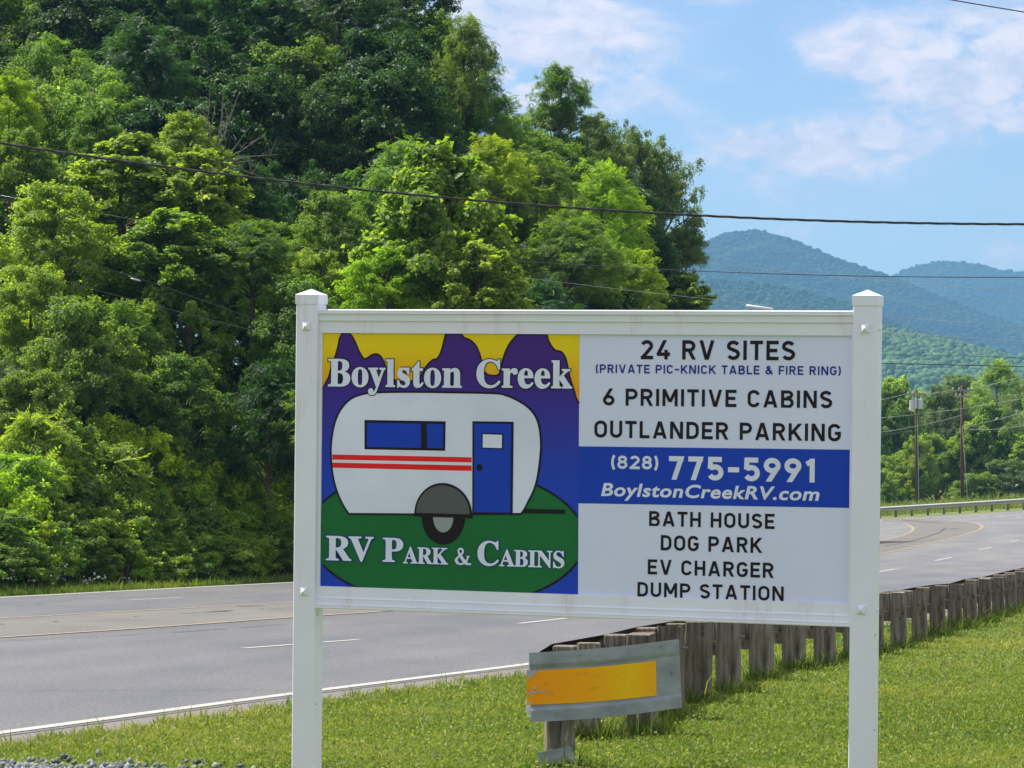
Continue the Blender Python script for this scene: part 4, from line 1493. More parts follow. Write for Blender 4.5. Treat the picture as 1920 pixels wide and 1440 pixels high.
def glyphs(t):
    h = t / 2
    lo, hi = h, 1 - h
    g = {}
    W1 = .66; a, b_ = h, W1 - h; c = W1 / 2
    g['A'] = (.76, [[(h * 1.1, 0), (.38 - h * .15, 1)], [(.76 - h * 1.1, 0), (.38 + h * .15, 1)], [(.18, .27), (.58, .27)]])
    g['B'] = (W1, [[(a, 0), (a, 1)], [(a, hi), (.36, hi)] + arc(.36, .745, .19, hi - .745, 90, -90) + [(.36, .5), (a, .5)], [(.36, .5)] + arc(.37, .27 + h * .1, .21, .5 - .27 - h * .1, 90, -90) + [(a, lo)]])
    r_ = b_ - c
    g['C'] = (.64, [arc(.32, hi - .24, .24, .24, 15, 180) + arc(.32, lo + .24, .24, .24, 180, 345)])
    g['G'] = (.66, [arc(.33, hi - .24, .245, .24, 18, 180) + arc(.33, lo + .24, .245, .24, 180, 360) + [(.575, .46), (.35, .46)]])
    g['D'] = (.66, [[(a, 0), (a, 1)], [(a, hi), (.30, hi)] + arc(.30, hi - .27, .275, .27, 90, 0) + arc(.30, lo + .27, .275, .27, 0, -90) + [(a, lo)]])
    g['E'] = (.58, [[(a, 0), (a, 1)], [(a, hi), (.58, hi)], [(a, .5), (.52, .5)], [(a, lo), (.58, lo)]])
    g['F'] = (.56, [[(a, 0), (a, 1)], [(a, hi), (.56, hi)], [(a, .48), (.50, .48)]])
    g['H'] = (.66, [[(a, 0), (a, 1)], [(b_, 0), (b_, 1)], [(a, .5), (b_, .5)]])
    g['I'] = (t, [[(h, 0), (h, 1)]])
    g['K'] = (.68, [[(a, 0), (a, 1)], [(a, .34), (.60, .985)], [(.27, .55), (.62, .01)]])
    g['L'] = (.54, [[(a, 1), (a, 0)], [(a, lo), (.54, lo)]])
    g['M'] = (.82, [[(a, 0), (a, 1)], [(.82 - h, 0), (.82 - h, 1)], [(a, 1), (.41, .24)], [(.82 - h, 1), (.41, .24)]])
    g['N'] = (.70, [[(a, 0), (a, 1)], [(.70 - h, 0), (.70 - h, 1)], [(a + .01, 1), (.69 - h, 0)]])
    g['O'] = (.68, [arc(.34, hi - .255, .255, .255, 0, 180) + arc(.34, lo + .255, .255, .255, 180, 360) + [(.595, hi - .255)]])
    g['P'] = (.64, [[(a, 0), (a, 1)], [(a, hi), (.35, hi)] + arc(.35, hi - .225, .21, .225, 90, -90) + [(a, hi - .45)]])
    g['R'] = (.66, [[(a, 0), (a, 1)], [(a, hi), (.35, hi)] + arc(.35, hi - .21, .205, .21, 90, -90) + [(a, hi - .42)], [(.34, hi - .42), (.57, 0)]])
    g['S'] = (.62, [arc(.31, hi - .205, .225, .205, 20, 180, 12) + arc(.31, .5 + .01, .225, .215 - h * .1, 180, 250, 4)[1:] + arc(.31, lo + .225, .235, .235, 75, -20, 10) + arc(.31, lo + .215, .235, .215, -20, -160, 12)])
    g['S'] = (.62, [arc(.31, hi - .205, .225, .205, 25, 200, 14) + [(.17, .575), (.31, .515), (.45, .455)] + arc(.31, lo + .215, .23, .215, 20, -155, 14)])
    g['T'] = (.60, [[(.30, 0), (.30, 1)], [(0, hi), (.60, hi)]])
    g['U'] = (.66, [[(a, 1), (a, .34)] + arc(.33, lo + .245, .245, .245, 180, 360) + [(b_, 1)]])
    g['V'] = (.74, [[(h * 1.1, 1), (.37 - h * .15, 0)], [(.74 - h * 1.1, 1), (.37 + h * .15, 0)]])
    g['&'] = (.72, [[(.70, .02), (.24, .66)] + arc(.30, hi - .14, .13, .14, 200, -20, 12) + [(.40, .62), (.22, .47)] + arc(.28, lo + .19, .20, .19, 120, 330, 12) + [(.62, .46)]])
    g['1'] = (.36, [[(.36 - h, 0), (.36 - h, 1)], [(.36 - h, .90), (.04, .76)]])
    g['2'] = (.60, [arc(.30, hi - .21, .215, .21, 160, -30, 14) + [(h + .02, lo + .02)], [(.0 + .01, lo), (.60, lo)]])
    g['4'] = (.66, [[(.42, 1), (.09, .27)], [(.03, .27), (.66, .27)], [(.47, .50), (.47, 0)]])
    g['5'] = (.60, [[(.54, hi), (.12, hi)], [(.12, 1), (.10, .50)], [(.10, .56)] + arc(.29, lo + .235, .225, .235, 120, -150, 16)])
    g['6'] = (.62, [[(.44, 1), (.14, .46)], arc(.31, lo + .215, .225, .215, 0, 360, 26)])
    g['7'] = (.58, [[(0, hi), (.56, hi)], [(.49, 1), (.20, 0)]])
    g['8'] = (.60, [arc(.30, hi - .185, .185, .185, 0, 360, 24), arc(.30, lo + .215, .215, .215, 0, 360, 26)])
    g['9'] = (.62, [arc(.31, hi - .215, .225, .215, 0, 360, 26), [(.18, 0), (.49, .56)]])
    g['-'] = (.46, [[(.02, .47), (.44, .47)]])
    g['('] = (.26, [arc(.42, .48, .33, .68, 130, 230, 14)])
    g[')'] = (.26, [arc(-.16, .48, .33, .68, 50, -50, 14)])
    return g


def stroke_text(txt, t=.168, space=.13, word=.36):
    """list of stroke quads laid left to right, cap height 1; returns strokes, width"""
    g = glyphs(t); x = 0; out = []
    for ch in txt:
        if ch == ' ':
            x += word; continue
        wdt, strokes = g[ch]
        out.append([[(x + a, b_) for a, b_ in s] for s in strokes])
        x += wdt + space
    return out, x - space


def lettering(txt, x0, x1, yt, yb, mat, t=.168, space=.13, word=.36, layer=4, name='lettering', outline=None):
    """text between pixel x0..x1, cap top yt and baseline yb (at mid word)"""
    st, wd = stroke_text(txt, t, space, word)
    pc = (x0 + x1) / 2
    A = S(x0, yt + (yb - yt) / 2 - (pc - x0) * .012, YB)[0]; B = S(x1, (yt + yb) / 2 + (x1 - pc) * .012, YB)[0]
    zt_ = S(pc, yt, YB)[1]; zb_ = S(pc, yb, YB)[1]
    sx = (B - A) / wd; sz = zt_ - zb_
    y = YB - .0004 * layer
    for ci, strokes in enumerate(st):
        v = []; f = []
        for k, s in enumerate(strokes):
            P = [np.array([A + a * sx, zb_ + b_ * sz]) for a, b_ in s]
            hw = t * .5 * sz
            yy = y - .00006 * k
            n = len(P); base = len(v)
            d = P[-1] - P[0]
            if n == 2 and abs(d[1]) > .8 * abs(d[0]):        # uprights and slants end level
                o_ = hw * np.linalg.norm(d) / abs(d[1])
                if d[1] > 0: o_ = -o_
                for p in P: v += [(p[0] + o_, yy, p[1]), (p[0] - o_, yy, p[1])]
            else:
                closed = np.linalg.norm(P[0] - P[-1]) < 1e-6
                for i in range(n):
                    a = P[i - 1] if i > 0 else (P[-2] if closed else P[i]); c = P[i + 1] if i < n - 1 else (P[1] if closed else P[i])
                    t1 = P[i] - a; t2 = c - P[i]
                    t1 = t1 / np.linalg.norm(t1) if np.linalg.norm(t1) > 1e-9 else t2 / np.linalg.norm(t2)
                    t2 = t2 / np.linalg.norm(t2) if np.linalg.norm(t2) > 1e-9 else t1
                    q = t1 + t2; q = q / (np.linalg.norm(q) + 1e-9)
                    k2 = 1 / max(.45, float(np.dot(q, t1)))
                    nn = np.array([-q[1], q[0]]) * hw * k2
                    v += [(P[i][0] + nn[0], yy, P[i][1] + nn[1]), (P[i][0] - nn[0], yy, P[i][1] - nn[1])]
            for i in range(n - 1):
                j = base + 2 * i
                f.append((j, j + 1, j + 3, j + 2))
        if '(' not in txt:
            v = [(a, b_, min(max(c, zb_), zt_)) for a, b_, c in v]
        me = bpy.data.meshes.new('letter'); me.from_pydata(v, [], f)
        link('letter', me, mat, board)


lettering('24 RV SITES', 1201.3, 1491, 638.3, 674.7, ink, .182, .15, .42)
lettering('(PRIVATE PIC-KNICK TABLE & FIRE RING)', 1116.9, 1577, 685, 701.4, inkb, .18, .15, .42)
lettering('6 PRIMITIVE CABINS', 1130.6, 1560.6, 730.5, 762.8, ink, .182, .15, .42)
lettering('OUTLANDER PARKING', 1114.4, 1577, 791.6, 824, ink, .182, .15, .42)
lettering('(828)', 1145.6, 1235, 854.5, 879.6, inkw, .20, .11, .4)
lettering('775-5991', 1254.4, 1528.4, 857.5, 902.0, inkw, .215, .16, .4)
lettering('BATH HOUSE', 1216.9, 1452.5, 960.8, 989, ink, .182, .15, .42)
lettering('DOG PARK', 1238.8, 1428.5, 1005.6, 1034.4, ink, .182, .15, .42)
lettering('EV CHARGER', 1214.4, 1451, 1052, 1080.2, ink, .182, .15, .42)
lettering('DUMP STATION', 1195, 1470, 1095.4, 1122.6, ink, .182, .15, .42)


def mathfont(s, U, Lw):
    return ''.join(chr(U + ord(c) - 65) if c.isupper() else chr(Lw + ord(c) - 97) if c.islower() else c for c in s)


def font_text(txt, x0, x1, yt, yb, mat, layer, serif=True, off=0.0, name='letter', edge=None, edge_off=.02, space=1.0, shear=0.0, tilt=.02, box=None):
    """text set from Blender's own type, fitted between x0..x1 with its cap top at yt and baseline at yb"""
    def mesh(o_):
        c = bpy.data.curves.new('t', 'FONT')
        c.body = mathfont(txt, 0x1D400, 0x1D41A) if serif else txt
        c.offset = o_; c.space_character = space; c.shear = shear; c.resolution_u = 4
        o = bpy.data.objects.new('t', c); COL.objects.link(o)
        bpy.context.view_layer.update()
        dg = bpy.context.evaluated_depsgraph_get()
        me = bpy.data.meshes.new_from_object(o.evaluated_get(dg))
        bpy.data.objects.remove(o); bpy.data.curves.remove(c)
        co = np.empty(len(me.vertices) * 3, np.float32); me.vertices.foreach_get('co', co)
        return me, co.reshape(-1, 3)
    me, co = mesh(off)
    c = bpy.data.curves.new('t', 'FONT'); c.body = mathfont('E', 0x1D400, 0x1D41A) if serif else 'E'; c.offset = off
    o = bpy.data.objects.new('t', c); COL.objects.link(o); bpy.context.view_layer.update()
    cap = o.dimensions.y; capmin = min(v[1] for v in o.bound_box); bpy.data.objects.remove(o)
    mn, mxx = co[:, 0].min(), co[:, 0].max()
    pc = (x0 + x1) / 2
    A = S(x0, (yt + yb) / 2, YB)[0]; B = S(x1, (yt + yb) / 2, YB)[0]
    zt_ = S(pc, yt, YB)[1]; zb_ = S(pc, yb, YB)[1]
    sx = (B - A) / (mxx - mn); sz = (zt_ - zb_) / cap

    def place(me, co, layer, m, nm):
        V = np.c_[A + (co[:, 0] - mn) * sx, np.full(len(co), YB - .0004 * layer), zb_ + (co[:, 1] - capmin) * sz]
        V[:, 2] = np.clip(V[:, 2], zpb + .001, zpt - .001)
        par = list(range(len(V)))

        def find(i):
            while par[i] != i:
                par[i] = par[par[i]]; i = par[i]
            return i
        key = {}
        for i, p in enumerate(V):                            # join doubled corners
            kk = (round(float(p[0]) * 2e4), round(float(p[2]) * 2e4))
            if kk in key: par[find(i)] = find(key[kk])
            else: key[kk] = i
        polys = [tuple(p.vertices) for p in me.polygons]
        for p in polys:
            for i in p[1:]: par[find(i)] = find(p[0])
        isl = {}
        for p in polys: isl.setdefault(find(p[0]), []).append(p)
        for fs in isl.values():
            ids = sorted({i for p in fs for i in p}); mp = {a: b for b, a in enumerate(ids)}
            m2 = bpy.data.meshes.new(nm); m2.from_pydata([tuple(map(float, V[i])) for i in ids], [], [tuple(mp[i] for i in p) for p in fs])
            link(nm, m2, m, board)
        bpy.data.meshes.remove(me)
    place(me, co, layer, mat, name)
    if edge is not None:
        me2, co2 = mesh(off + edge_off)
        place(me2, co2, layer - 1, edge, 'letter_outline')


font_text('Boylston', 615.8, 866.7, 673.6, 725.9, inkw, 11, off=.013, edge=ink, edge_off=.022)
font_text('Creek', 893.8, 1073.6, 675, 727.6, inkw, 11, off=.013, edge=ink, edge_off=.022)
font_text('RV', 612.2, 701.5, 1005.4, 1051.6, inkw, 15, off=.012, edge=inkb, edge_off=.025, space=.95)
font_text('P', 718.5, 757, 1008.3, 1053.7, inkw, 15, off=.012, edge=inkb, edge_off=.025)
font_text('ARK', 756.6, 841.5, 1026.2, 1057.3, inkw, 15, off=.012, edge=inkb, edge_off=.03, space=.95)
font_text('C', 896, 936.5, 1014.6, 1060.3, inkw, 15, off=.012, edge=inkb, edge_off=.025)
font_text('ABINS', 936.8, 1059, 1031.8, 1063.3, inkw, 15, off=.012, edge=inkb, edge_off=.03, space=.95)
font_text('BoylstonCreekRV.com', 1127.2, 1536.8, 909.6, 934.6, inkw, 5, serif=False, off=.026, shear=.18, space=1.08)
# serif ampersand drawn with thick and thin strokes
amp_o = smooth([(1150, 625), (1175, 628), (1176, 638), (1152, 640), (1120, 665), (1142, 672), (1180, 668), (1180, 683), (1130, 686), (1098, 674), (1075, 660), (1074, 640), (1100, 622), (1085, 598), (1095, 578), (1112, 572), (1132, 580), (1134, 600), (1112, 618), (1136, 650), (1148, 640)], k=2)
line('letter_outline', c1p([(1088, 650), (1098, 668), (1120, 676), (1142, 664), (1158, 634)], DY), 5.6, inkb, 13)
P_amp = [([(1172, 628), (1150, 628)], 2.2), (smooth([(1162, 630), (1150, 656), (1128, 674), (1102, 676), (1086, 662), (1087, 642), (1104, 626), (1122, 610), (1128, 592), (1119, 580), (1106, 580), (1098, 592), (1103, 610), (1118, 634), (1140, 664), (1160, 678), (1180, 676)], k=4), 3.6)]
for pts, wd in P_amp:
    line('letter_outline', c1p(pts, DY), wd + 2.6, inkb, 14)
    line('letter', c1p(pts, DY), wd, inkw, 15)
line('letter', c1p(smooth([(1103, 608), (1118, 634), (1140, 664), (1156, 676)], k=4), DY), 6.2, inkw, 16)
line('letter', c1p(smooth([(1090, 640), (1084, 655), (1096, 672)], k=4), DY), 5.2, inkw, 16)

# ---------------------------------------------------------------- wooden guardrail in front of the road
wood, nt2, b = newmat('weathered_timber')
n1_ = noise(nt2, 3, 6, .65, stretch=(9, 9, .8)); n2_ = noise(nt2, 1.3, 4, .6)
c1 = ramp(nt2, [(.28, (.045, .036, .028)), (.5, (.175, .150, .122)), (.72, (.33, .295, .25))], n1_)
oi = nt2.nodes.new('ShaderNodeObjectInfo')
oc = ramp(nt2, [(0, (.78, .72, .66)), (.5, (1, .97, .93)), (1, (1.15, 1.15, 1.12))], oi.outputs['Random'])
kn = ramp(nt2, [(.60, (1, 1, 1)), (.68, (.45, .40, .36))], noise(nt2, 5, 3, .6, stretch=(1.6, 1.6, .9)))
moss = ramp(nt2, [(.50, (1, 1, 1)), (.70, (.72, .80, .45))], n2_)
nt2.links.new(mixc(nt2, mixc(nt2, mixc(nt2, c1.outputs[0], oc.outputs[0], 1.0, 'MULTIPLY'), moss.outputs[0], 1.0, 'MULTIPLY'), kn.outputs[0], 1.0, 'MULTIPLY'), b.inputs['Base Color'])
b.inputs['Roughness'].default_value = .9
bump(nt2, b, n1_, .9, .012)
steel = plain('dull_steel', (.30, .31, .31), .5, .5, .7, var=.2, vscale=20)
rust = plain('weathered_steel', (.055, .040, .032), .75, .3, .2, var=.4, vscale=12)

POSTS = [(1103.5, 1380, 1207, 47), (1204, 1372, 1189, 58), (1257, 1341, 1175, 52), (1308.5, 1312, 1166, 54), (1366, 1294, 1158, 49), (1427, 1270, 1152, 46), (1489, 1251, 1145, 44), (1547, 1244, 1137, 41), (1600, 1231, 1128, 40), (1641, 1222, 1118, 36),
         (1685, 1211, 1110.5, 32), (1724.5, 1200, 1107, 31), (1758.5, 1189, 1100, 31), (1790.5, 1177, 1095.5, 29), (1819, 1172, 1093.5, 27), (1846, 1164, 1085, 27), (1872, 1155, 1082.5, 25), (1895, 1147, 1077, 23), (1914, 1140, 1072, 22),
         (1934, 1134, 1067, 22), (1954, 1128, 1063, 21), (1974, 1122, 1059, 20), (1993, 1116, 1055, 19)]
bases = [G(p[0], p[1]) for p in POSTS]
dirg = (bases[-1] - bases[0])[:2]; dirg /= np.linalg.norm(dirg)
ang = math.atan2(dirg[1], dirg[0])
gr_ = empty('guardrail', tuple(bases[0]))
tag(gr_, 'row of weathered square timber guardrail posts with brown steel beam along the near road edge', 'guardrail')
rr = random.Random(12)
o0 = np.array(bases[0])


def timber(name, w_, d_, h, seed, parent, loc, rz, tilt=(0, 0)):
    """a rough post with chamfered, slightly uneven top and checks in its faces"""
    q = random.Random(seed)
    mb = MB()
    K = 7; rings = []
    for k in range(K):
        z = -.25 + (h + .25) * k / (K - 1)
        jx = q.uniform(-.004, .004); jy = q.uniform(-.004, .004)
        b_ = .014 if k < K - 1 else .020
        s = 1 if k < K - 1 else .96
        x0, x1, y0, y1 = -w_ / 2 * s + jx, w_ / 2 * s + jx, -d_ / 2 * s + jy, d_ / 2 * s + jy
        m1 = q.uniform(.35, .65); c_ = q.uniform(.004, .014)
        ring = [(x0 + b_, y0), (x0 + (x1 - x0) * m1 - .008, y0), (x0 + (x1 - x0) * m1, y0 + c_), (x0 + (x1 - x0) * m1 + .008, y0), (x1 - b_, y0), (x1, y0 + b_), (x1, y1 - b_), (x1 - b_, y1), (x0 + b_, y1), (x0, y1 - b_), (x0, y0 + b_)]
        sl = q.uniform(-.03, .03)
        rings.append([(a, c2, z + (a * sl * 2 + q.uniform(-.006, .006) if k == K - 1 else 0)) for a, c2 in ring])
    n = 11
    v = [p for rg in rings for p in rg]
    f = []
    for k in range(K - 1):
        for i in range(n):
            j = (i + 1) % n
            f.append((k * n + i, k * n + j, (k + 1) * n + j, (k + 1) * n + i))
    f.append(tuple((K - 1) * n + i for i in range(n))); f.append(tuple(reversed(range(n))))
    mb.add(v, f)
    o = mb.build(name, wood, parent)
    o.location = loc; o.rotation_euler = (tilt[0], tilt[1], rz)
    return o


nrml = np.array([-sin(ang), cos(ang)])              # towards the road
for i, ((px, yb, yt, wpx), bp) in enumerate(zip(POSTS, bases)):
    D_ = bp[1]
    h = (yb - yt) / F * D_
    wd = wpx / F * D_
    s = wd / (abs(sin(ang)) + abs(cos(ang))) * 1.02
    s = min(max(s, .16), .23)
    loc = bp - o0
    tl = (rr.uniform(-.02, .02), rr.uniform(-.02, .02))
    timber('post', s * 1.0, s * 1.05, h, 50 + i, gr_, tuple(loc), ang + rr.uniform(-.06, .06), tl)
    # offset block between post and beam
    bl = loc[:2] + nrml * (s * .5 + .10)
    mb = MB(); mb.box(-s * .42, s * .42, -.095, .095, h - .37, h - .012 + rr.uniform(-.01, .01), .010)
    o = mb.build('spacer_block', wood, gr_); o.location = (bl[0], bl[1], loc[2]); o.rotation_euler = (0, 0, ang + rr.uniform(-.03, .03))
    # bolt end sticking out at the camera side
    bo = loc[:2] - nrml * (s * .5)
    mb = MB(); mb.tube([(0, .02, h - .19), (0, -.045, h - .19)], .0095, 6); mb.tube([(0, -.002, h - .19), (0, -.012, h - .19)], .021, 6)
    o = mb.build('bolt', steel, gr_); o.location = (bo[0] + dirg[0] * s * .3, bo[1] + dirg[1] * s * .3, loc[2]); o.rotation_euler = (0, 0, ang)
# W-beam of weathered steel on the road side
wprof = [(-.155, .0), (-.135, .03), (-.10, .075), (-.06, .08), (-.03, .035), (0, .005), (.03, .035), (.06, .08), (.10, .075), (.135, .03), (.155, .0)]


def wbeam(pts, name, mat, parent, side, th=.006):
    """pts: list of world-relative (x, y, z centre) ; side: unit normal in plan the corrugation bulges to"""
    v = []; f = []
    n = len(wprof)
    for p in pts:
        for (dz, out) in wprof:
            v.append((p[0] + side[0] * out, p[1] + side[1] * out, p[2] + dz))
    m = len(pts)
    for p in pts:
        for (dz, out) in wprof:
            v.append((p[0] + side[0] * (out + th), p[1] + side[1] * (out + th), p[2] + dz))
    for i in range(m - 1):
        for k in range(n - 1):
            a = i * n + k
            f.append((a, a + 1, a + n + 1, a + n))
            a += m * n
            f.append((a, a + n, a + n + 1, a + 1))
        for k in (0, n - 1):
            a = i * n + k; f.append((a, a + n, a + n + m * n, a + m * n))
    mb = MB(); mb.add(v, f)
    return mb.build(name, mat, parent)


bp_ = []
for (px, yb, yt, wpx), bp in zip(POSTS, bases):
    h = (yb - yt) / F * bp[1]
    q = bp - o0
    bp_.append((q[0] + nrml[0] * .30, q[1] + nrml[1] * .30, q[2] + h - .165))
st = np.array(bp_[0]) - np.append(dirg, 0) * .25
st[2] -= .03
wbeam([tuple(st)] + bp_, 'steel_beam', rust, gr_, nrml)

# ---- the end marker: bent galvanised sheet with an orange reflector on a short timber post
D0 = G(1050, 1430)
mk = empty('guardrail_end_marker', tuple(D0))
tag(mk, 'galvanised steel end plate with orange reflective strip on a short timber post', 'marker plate')
Dp = D0[1] - .16
galv, nt2, b = newmat('galvanised_steel')
nz = noise(nt2, 5, 6, .6, stretch=(.7, 1, 1.4))
vo = N(nt2, 'ShaderNodeTexVoronoi', i_Scale=26.0); tcx = nt2.nodes.new('ShaderNodeTexCoord'); nt2.links.new(tcx.outputs['Object'], vo.inputs['Vector'])
c1 = ramp(nt2, [(.28, (.20, .23, .24)), (.5, (.29, .325, .335)), (.72, (.38, .42, .43))], nz)
c2 = ramp(nt2, [(.30, (.50, .48, .46)), (.42, (.95, .95, .95)), (1, (1.1, 1.1, 1.1))], noise(nt2, 3.5, 8, .75, stretch=(1, 1, 2)))
nt2.links.new(mixc(nt2, c1.outputs[0], c2.outputs[0], 1.0, 'MULTIPLY'), b.inputs['Base Color'])
b.inputs['Roughness'].default_value = .5; b.inputs['Metallic'].default_value = .35
bump(nt2, b, nz, .25, .01)
orange, nt2, b = newmat('orange_reflective_sheet')
tcx = nt2.nodes.new('ShaderNodeTexCoord'); sp = nt2.nodes.new('ShaderNodeSeparateXYZ'); nt2.links.new(tcx.outputs['Object'], sp.inputs[0])
mr = N(nt2, 'ShaderNodeMapRange'); mr.inputs[1].default_value = -.3; mr.inputs[2].default_value = .75; nt2.links.new(sp.outputs[0], mr.inputs[0])
c1 = ramp(nt2, [(0, (.95, .34, .004)), (.5, (.95, .42, .003)), (.75, (.92, .54, .004)), (1, (.93, .42, .004))], mr.outputs[0])  # run from orange to yellow paints the retroreflected light into the sheet colour
sc_n = noise(nt2, 6, 8, .8, stretch=(1, 1, 3))
c2 = ramp(nt2, [(.56, (1, 1, 1)), (.63, (.86, .82, .76)), (.70, (.45, .40, .36))], sc_n)
nt2.links.new(mixc(nt2, c1.outputs[0], c2.outputs[0], 1.0, 'MULTIPLY'), b.inputs['Base Color']); b.inputs['Roughness'].default_value = .7; b.inputs['Specular IOR Level'].default_value = .2


def sheet(name, tl, tr_, br, bl, mat, parent, org, Dl, Dr, bulge=.05, th=.004, front=0.0, nu=18, nv=6, lcurl=0.0, seed=0):
    """thin bent sheet spanned between four pixels, left edge Dl and right edge Dr metres away"""
    v = []; V1 = []
    for j in range(nv + 1):
        for i in range(nu + 1):
            s = i / nu; t = j / nv
            px = (tl[0] * (1 - s) + tr_[0] * s) * (1 - t) + (bl[0] * (1 - s) + br[0] * s) * t
            py = (tl[1] * (1 - s) + tr_[1] * s) * (1 - t) + (bl[1] * (1 - s) + br[1] * s) * t
            if bulge:
                S_ = (px - 992) / 284; T_ = (py - (1224 - 26 * S_)) / 130
                crease = .011 * float(sstep((abs(T_ - .51) - .27) / .07))
                py += 4 * sin(pi * S_)
                D_ = Dl * (1 - S_) + Dr * S_ - bulge * sin(pi * S_) + lcurl * max(0, .10 - S_) / .10 + .004 * sin(7 * S_) - crease
            else:
                D_ = Dl * (1 - s) + Dr * s
            V1.append(at(px, py, D_ - front) - org)
    V1 = np.array(V1)
    n1 = len(V1)
    V2 = V1 + np.array([0, th, 0])
    f = []
    k = nu + 1
    for j in range(nv):
        for i in range(nu):
            a = j * k + i
            f.append((a, a + k, a + k + 1, a + 1)); f.append((n1 + a, n1 + a + 1, n1 + a + k + 1, n1 + a + k))
    for i in range(nu):
        f.append((i, i + 1, n1 + i + 1, n1 + i)); a = nv * k + i; f.append((a, n1 + a, n1 + a + 1, a + 1))
    for j in range(nv):
        a = j * k; f.append((a, n1 + a, n1 + a + k, a + k)); a = j * k + nu; f.append((a, a + k, n1 + a + k, n1 + a))
    mb = MB(); mb.add(np.r_[V1, V2], f)
    o = mb.build(name, mat, parent, smooth=False)
    return o


og = np.array(D0)
pl = sheet('plate', (992, 1224), (1273, 1198), (1279, 1327), (996, 1354), galv, mk, og, Dp - .05, Dp + .25, .10, lcurl=.03, nu=40, nv=30)
sh_ = sheet('flange', (992, 1230), (996, 1226), (1000, 1356), (986, 1334), galv, pl, og, Dp + .06, Dp - .03, 0, nu=2)
sheet('reflective_strip', (987, 1258), (1230, 1236.5), (1231, 1302), (988, 1322), orange, pl, og, Dp - .05, Dp + .25, .10, th=.002, front=.007, lcurl=.03, nu=40, nv=12)
# peeled corner and rivets
scratch = plain('scraped_metal', (.40, .42, .42), .5, .5, .3)
for (a, c_, rr_) in [(1003, 1290, 2.2), (999, 1302, 2.6), (994, 1319, 2.4), (1033, 1298, 1.2)]:
    p = at(a, c_, Dp - .075) - og; rw = rr_ / F * Dp
    mb = MB(); mb.tube([p, p + np.array([0, .012, 0])], rw, 8); mb.build('rivet', scratch, pl)
for q in [[(988, 1257), (1012, 1257), (1004, 1262), (998, 1269), (988, 1274)], [(990, 1297), (1023, 1294.5), (1024, 1297), (1000, 1300), (990, 1301)]]:
    mb = MB(); mb.add([at(a, c_, Dp - .078) - og for a, c_ in q], [tuple(reversed(range(len(q))))]); mb.build('peeled_patch', scratch, pl)
mh = (1430 - 1290) / F * D0[1]
timber('post', .20, .18, mh, 33, mk, (0, .03, 0), .12, (.0, -.01))
for (a, c_) in [(1088, 1228), (1262, 1262), (1240, 1212)]:
    s_x = (a - 992) / 284
    Db = (Dp - .05) * (1 - s_x) + (Dp + .25) * s_x - .10 * sin(pi * s_x) - .011
    p = at(a, c_, Db) - og
    MB().tube([p + np.array([0, .01, 0]), p - np.array([0, .008, 0])], .009, 6).build('bolt', steel, pl)
# fallen scrap of sheet metal at the foot
sc_o = G(1040, 1432)
scrap = empty('scrap_sheet', tuple(sc_o))
tag(scrap, 'dark bent scrap of sheet metal lying against the foot of the marker post', 'metal scrap')
sheet('scrap', (1006, 1411), (1070, 1396), (1082, 1425), (1014, 1434), galv, scrap, np.array(sc_o), sc_o[1] - .08, sc_o[1] - .12, .01, nu=5, nv=3)

# ---------------------------------------------------------------- far steel guardrail
L0 = G(1650, 970.5); L1 = G(1920, 954.5)
fg = empty('steel_guardrail', tuple(L0))
tag(fg, 'long pale galvanised steel guardrail round the outside of the far curve', 'guardrail')
galv2 = plain('bright_galvanised', (.46, .47, .46), .45, .5, .25, var=.08)
pA = np.array(L0); pB = np.array(L1)
dd = (pB - pA); Ld = np.linalg.norm(dd[:2]); dv = dd / Ld
pts = []
for k in range(-1, 14):
    q = pA + dv * (k * Ld / 9)
    q[1] += .3 * ((k / 9 - .5) ** 2)
    q[2] = float(zroad(q[0], q[1]))
    pts.append(q - pA)
sdv = np.array([dv[1], -dv[0]])
wbeam([(p[0], p[1], p[2] + .50) for p in pts], 'beam', galv2, fg, sdv)
for p in pts:
    mb = MB(); mb.box(-.08, .08, -.10, .06, -.2, .62); o = mb.build('post', wood, fg); o.location = (p[0] - sdv[0] * .13, p[1] - sdv[1] * .13, p[2])

# ---------------------------------------------------------------- utility poles and wires
polem = plain('pole_wood', (.105, .062, .042), .9, .2, var=.3, vscale=4)
porc = plain('insulator', (.62, .62, .60), .35)
can = plain('transformer_grey', (.55, .57, .58), .45)
DPOLE = 236.0


def pole(px, ytop, ybase, label, arms, cans):
    b0 = at(px, ybase, DPOLE); b0[2] = float(zroad(b0[0], b0[1])) - .1
    t0 = at(px, ytop, DPOLE)
    H = t0[2] - b0[2]
    e = empty('utility_pole', tuple(b0)); tag(e, label, 'utility pole')
    MB().tube([(0, 0, -.5), (0, 0, H * .5), (0, 0, H)], [.145, .12, .095], 12).build('shaft', polem, e, smooth=True)
    for (x0, x1, y_) in arms:
        z = at(px, y_, DPOLE)[2] - b0[2]; a = (x0 - px) / F * DPOLE; c = (x1 - px) / F * DPOLE
        ar = MB().box(a, c, -.26, -.14, z - .07, z + .07).build('crossarm', plain('crossarm_wood', (.30, .25, .20), .9), e)
        for q in (a + .08, a + (c - a) * .33, c - (c - a) * .25, c - .08):
            MB().tube([(q, -.2, z + .07), (q, -.2, z + .13), (q, -.2, z + .17), (q, -.2, z + .24)], [.03, .06, .04, .05], 8).build('insulator', porc, ar)
    for (x_, y_, w_) in cans:
        z = at(px, y_, DPOLE)[2] - b0[2]; a = (x_ - px) / F * DPOLE
        t = MB().tube([(a, -.25, z - .40), (a, -.25, z + .32), (a, -.25, z + .40)], [w_, w_, w_ * .6], 12).build('transformer', can, e, smooth=False)
        MB().tube([(a, -.25, z + .38), (a + .05, -.25, z + .62)], [.05, .03], 6).build('bushing', porc, t)
    return e, b0


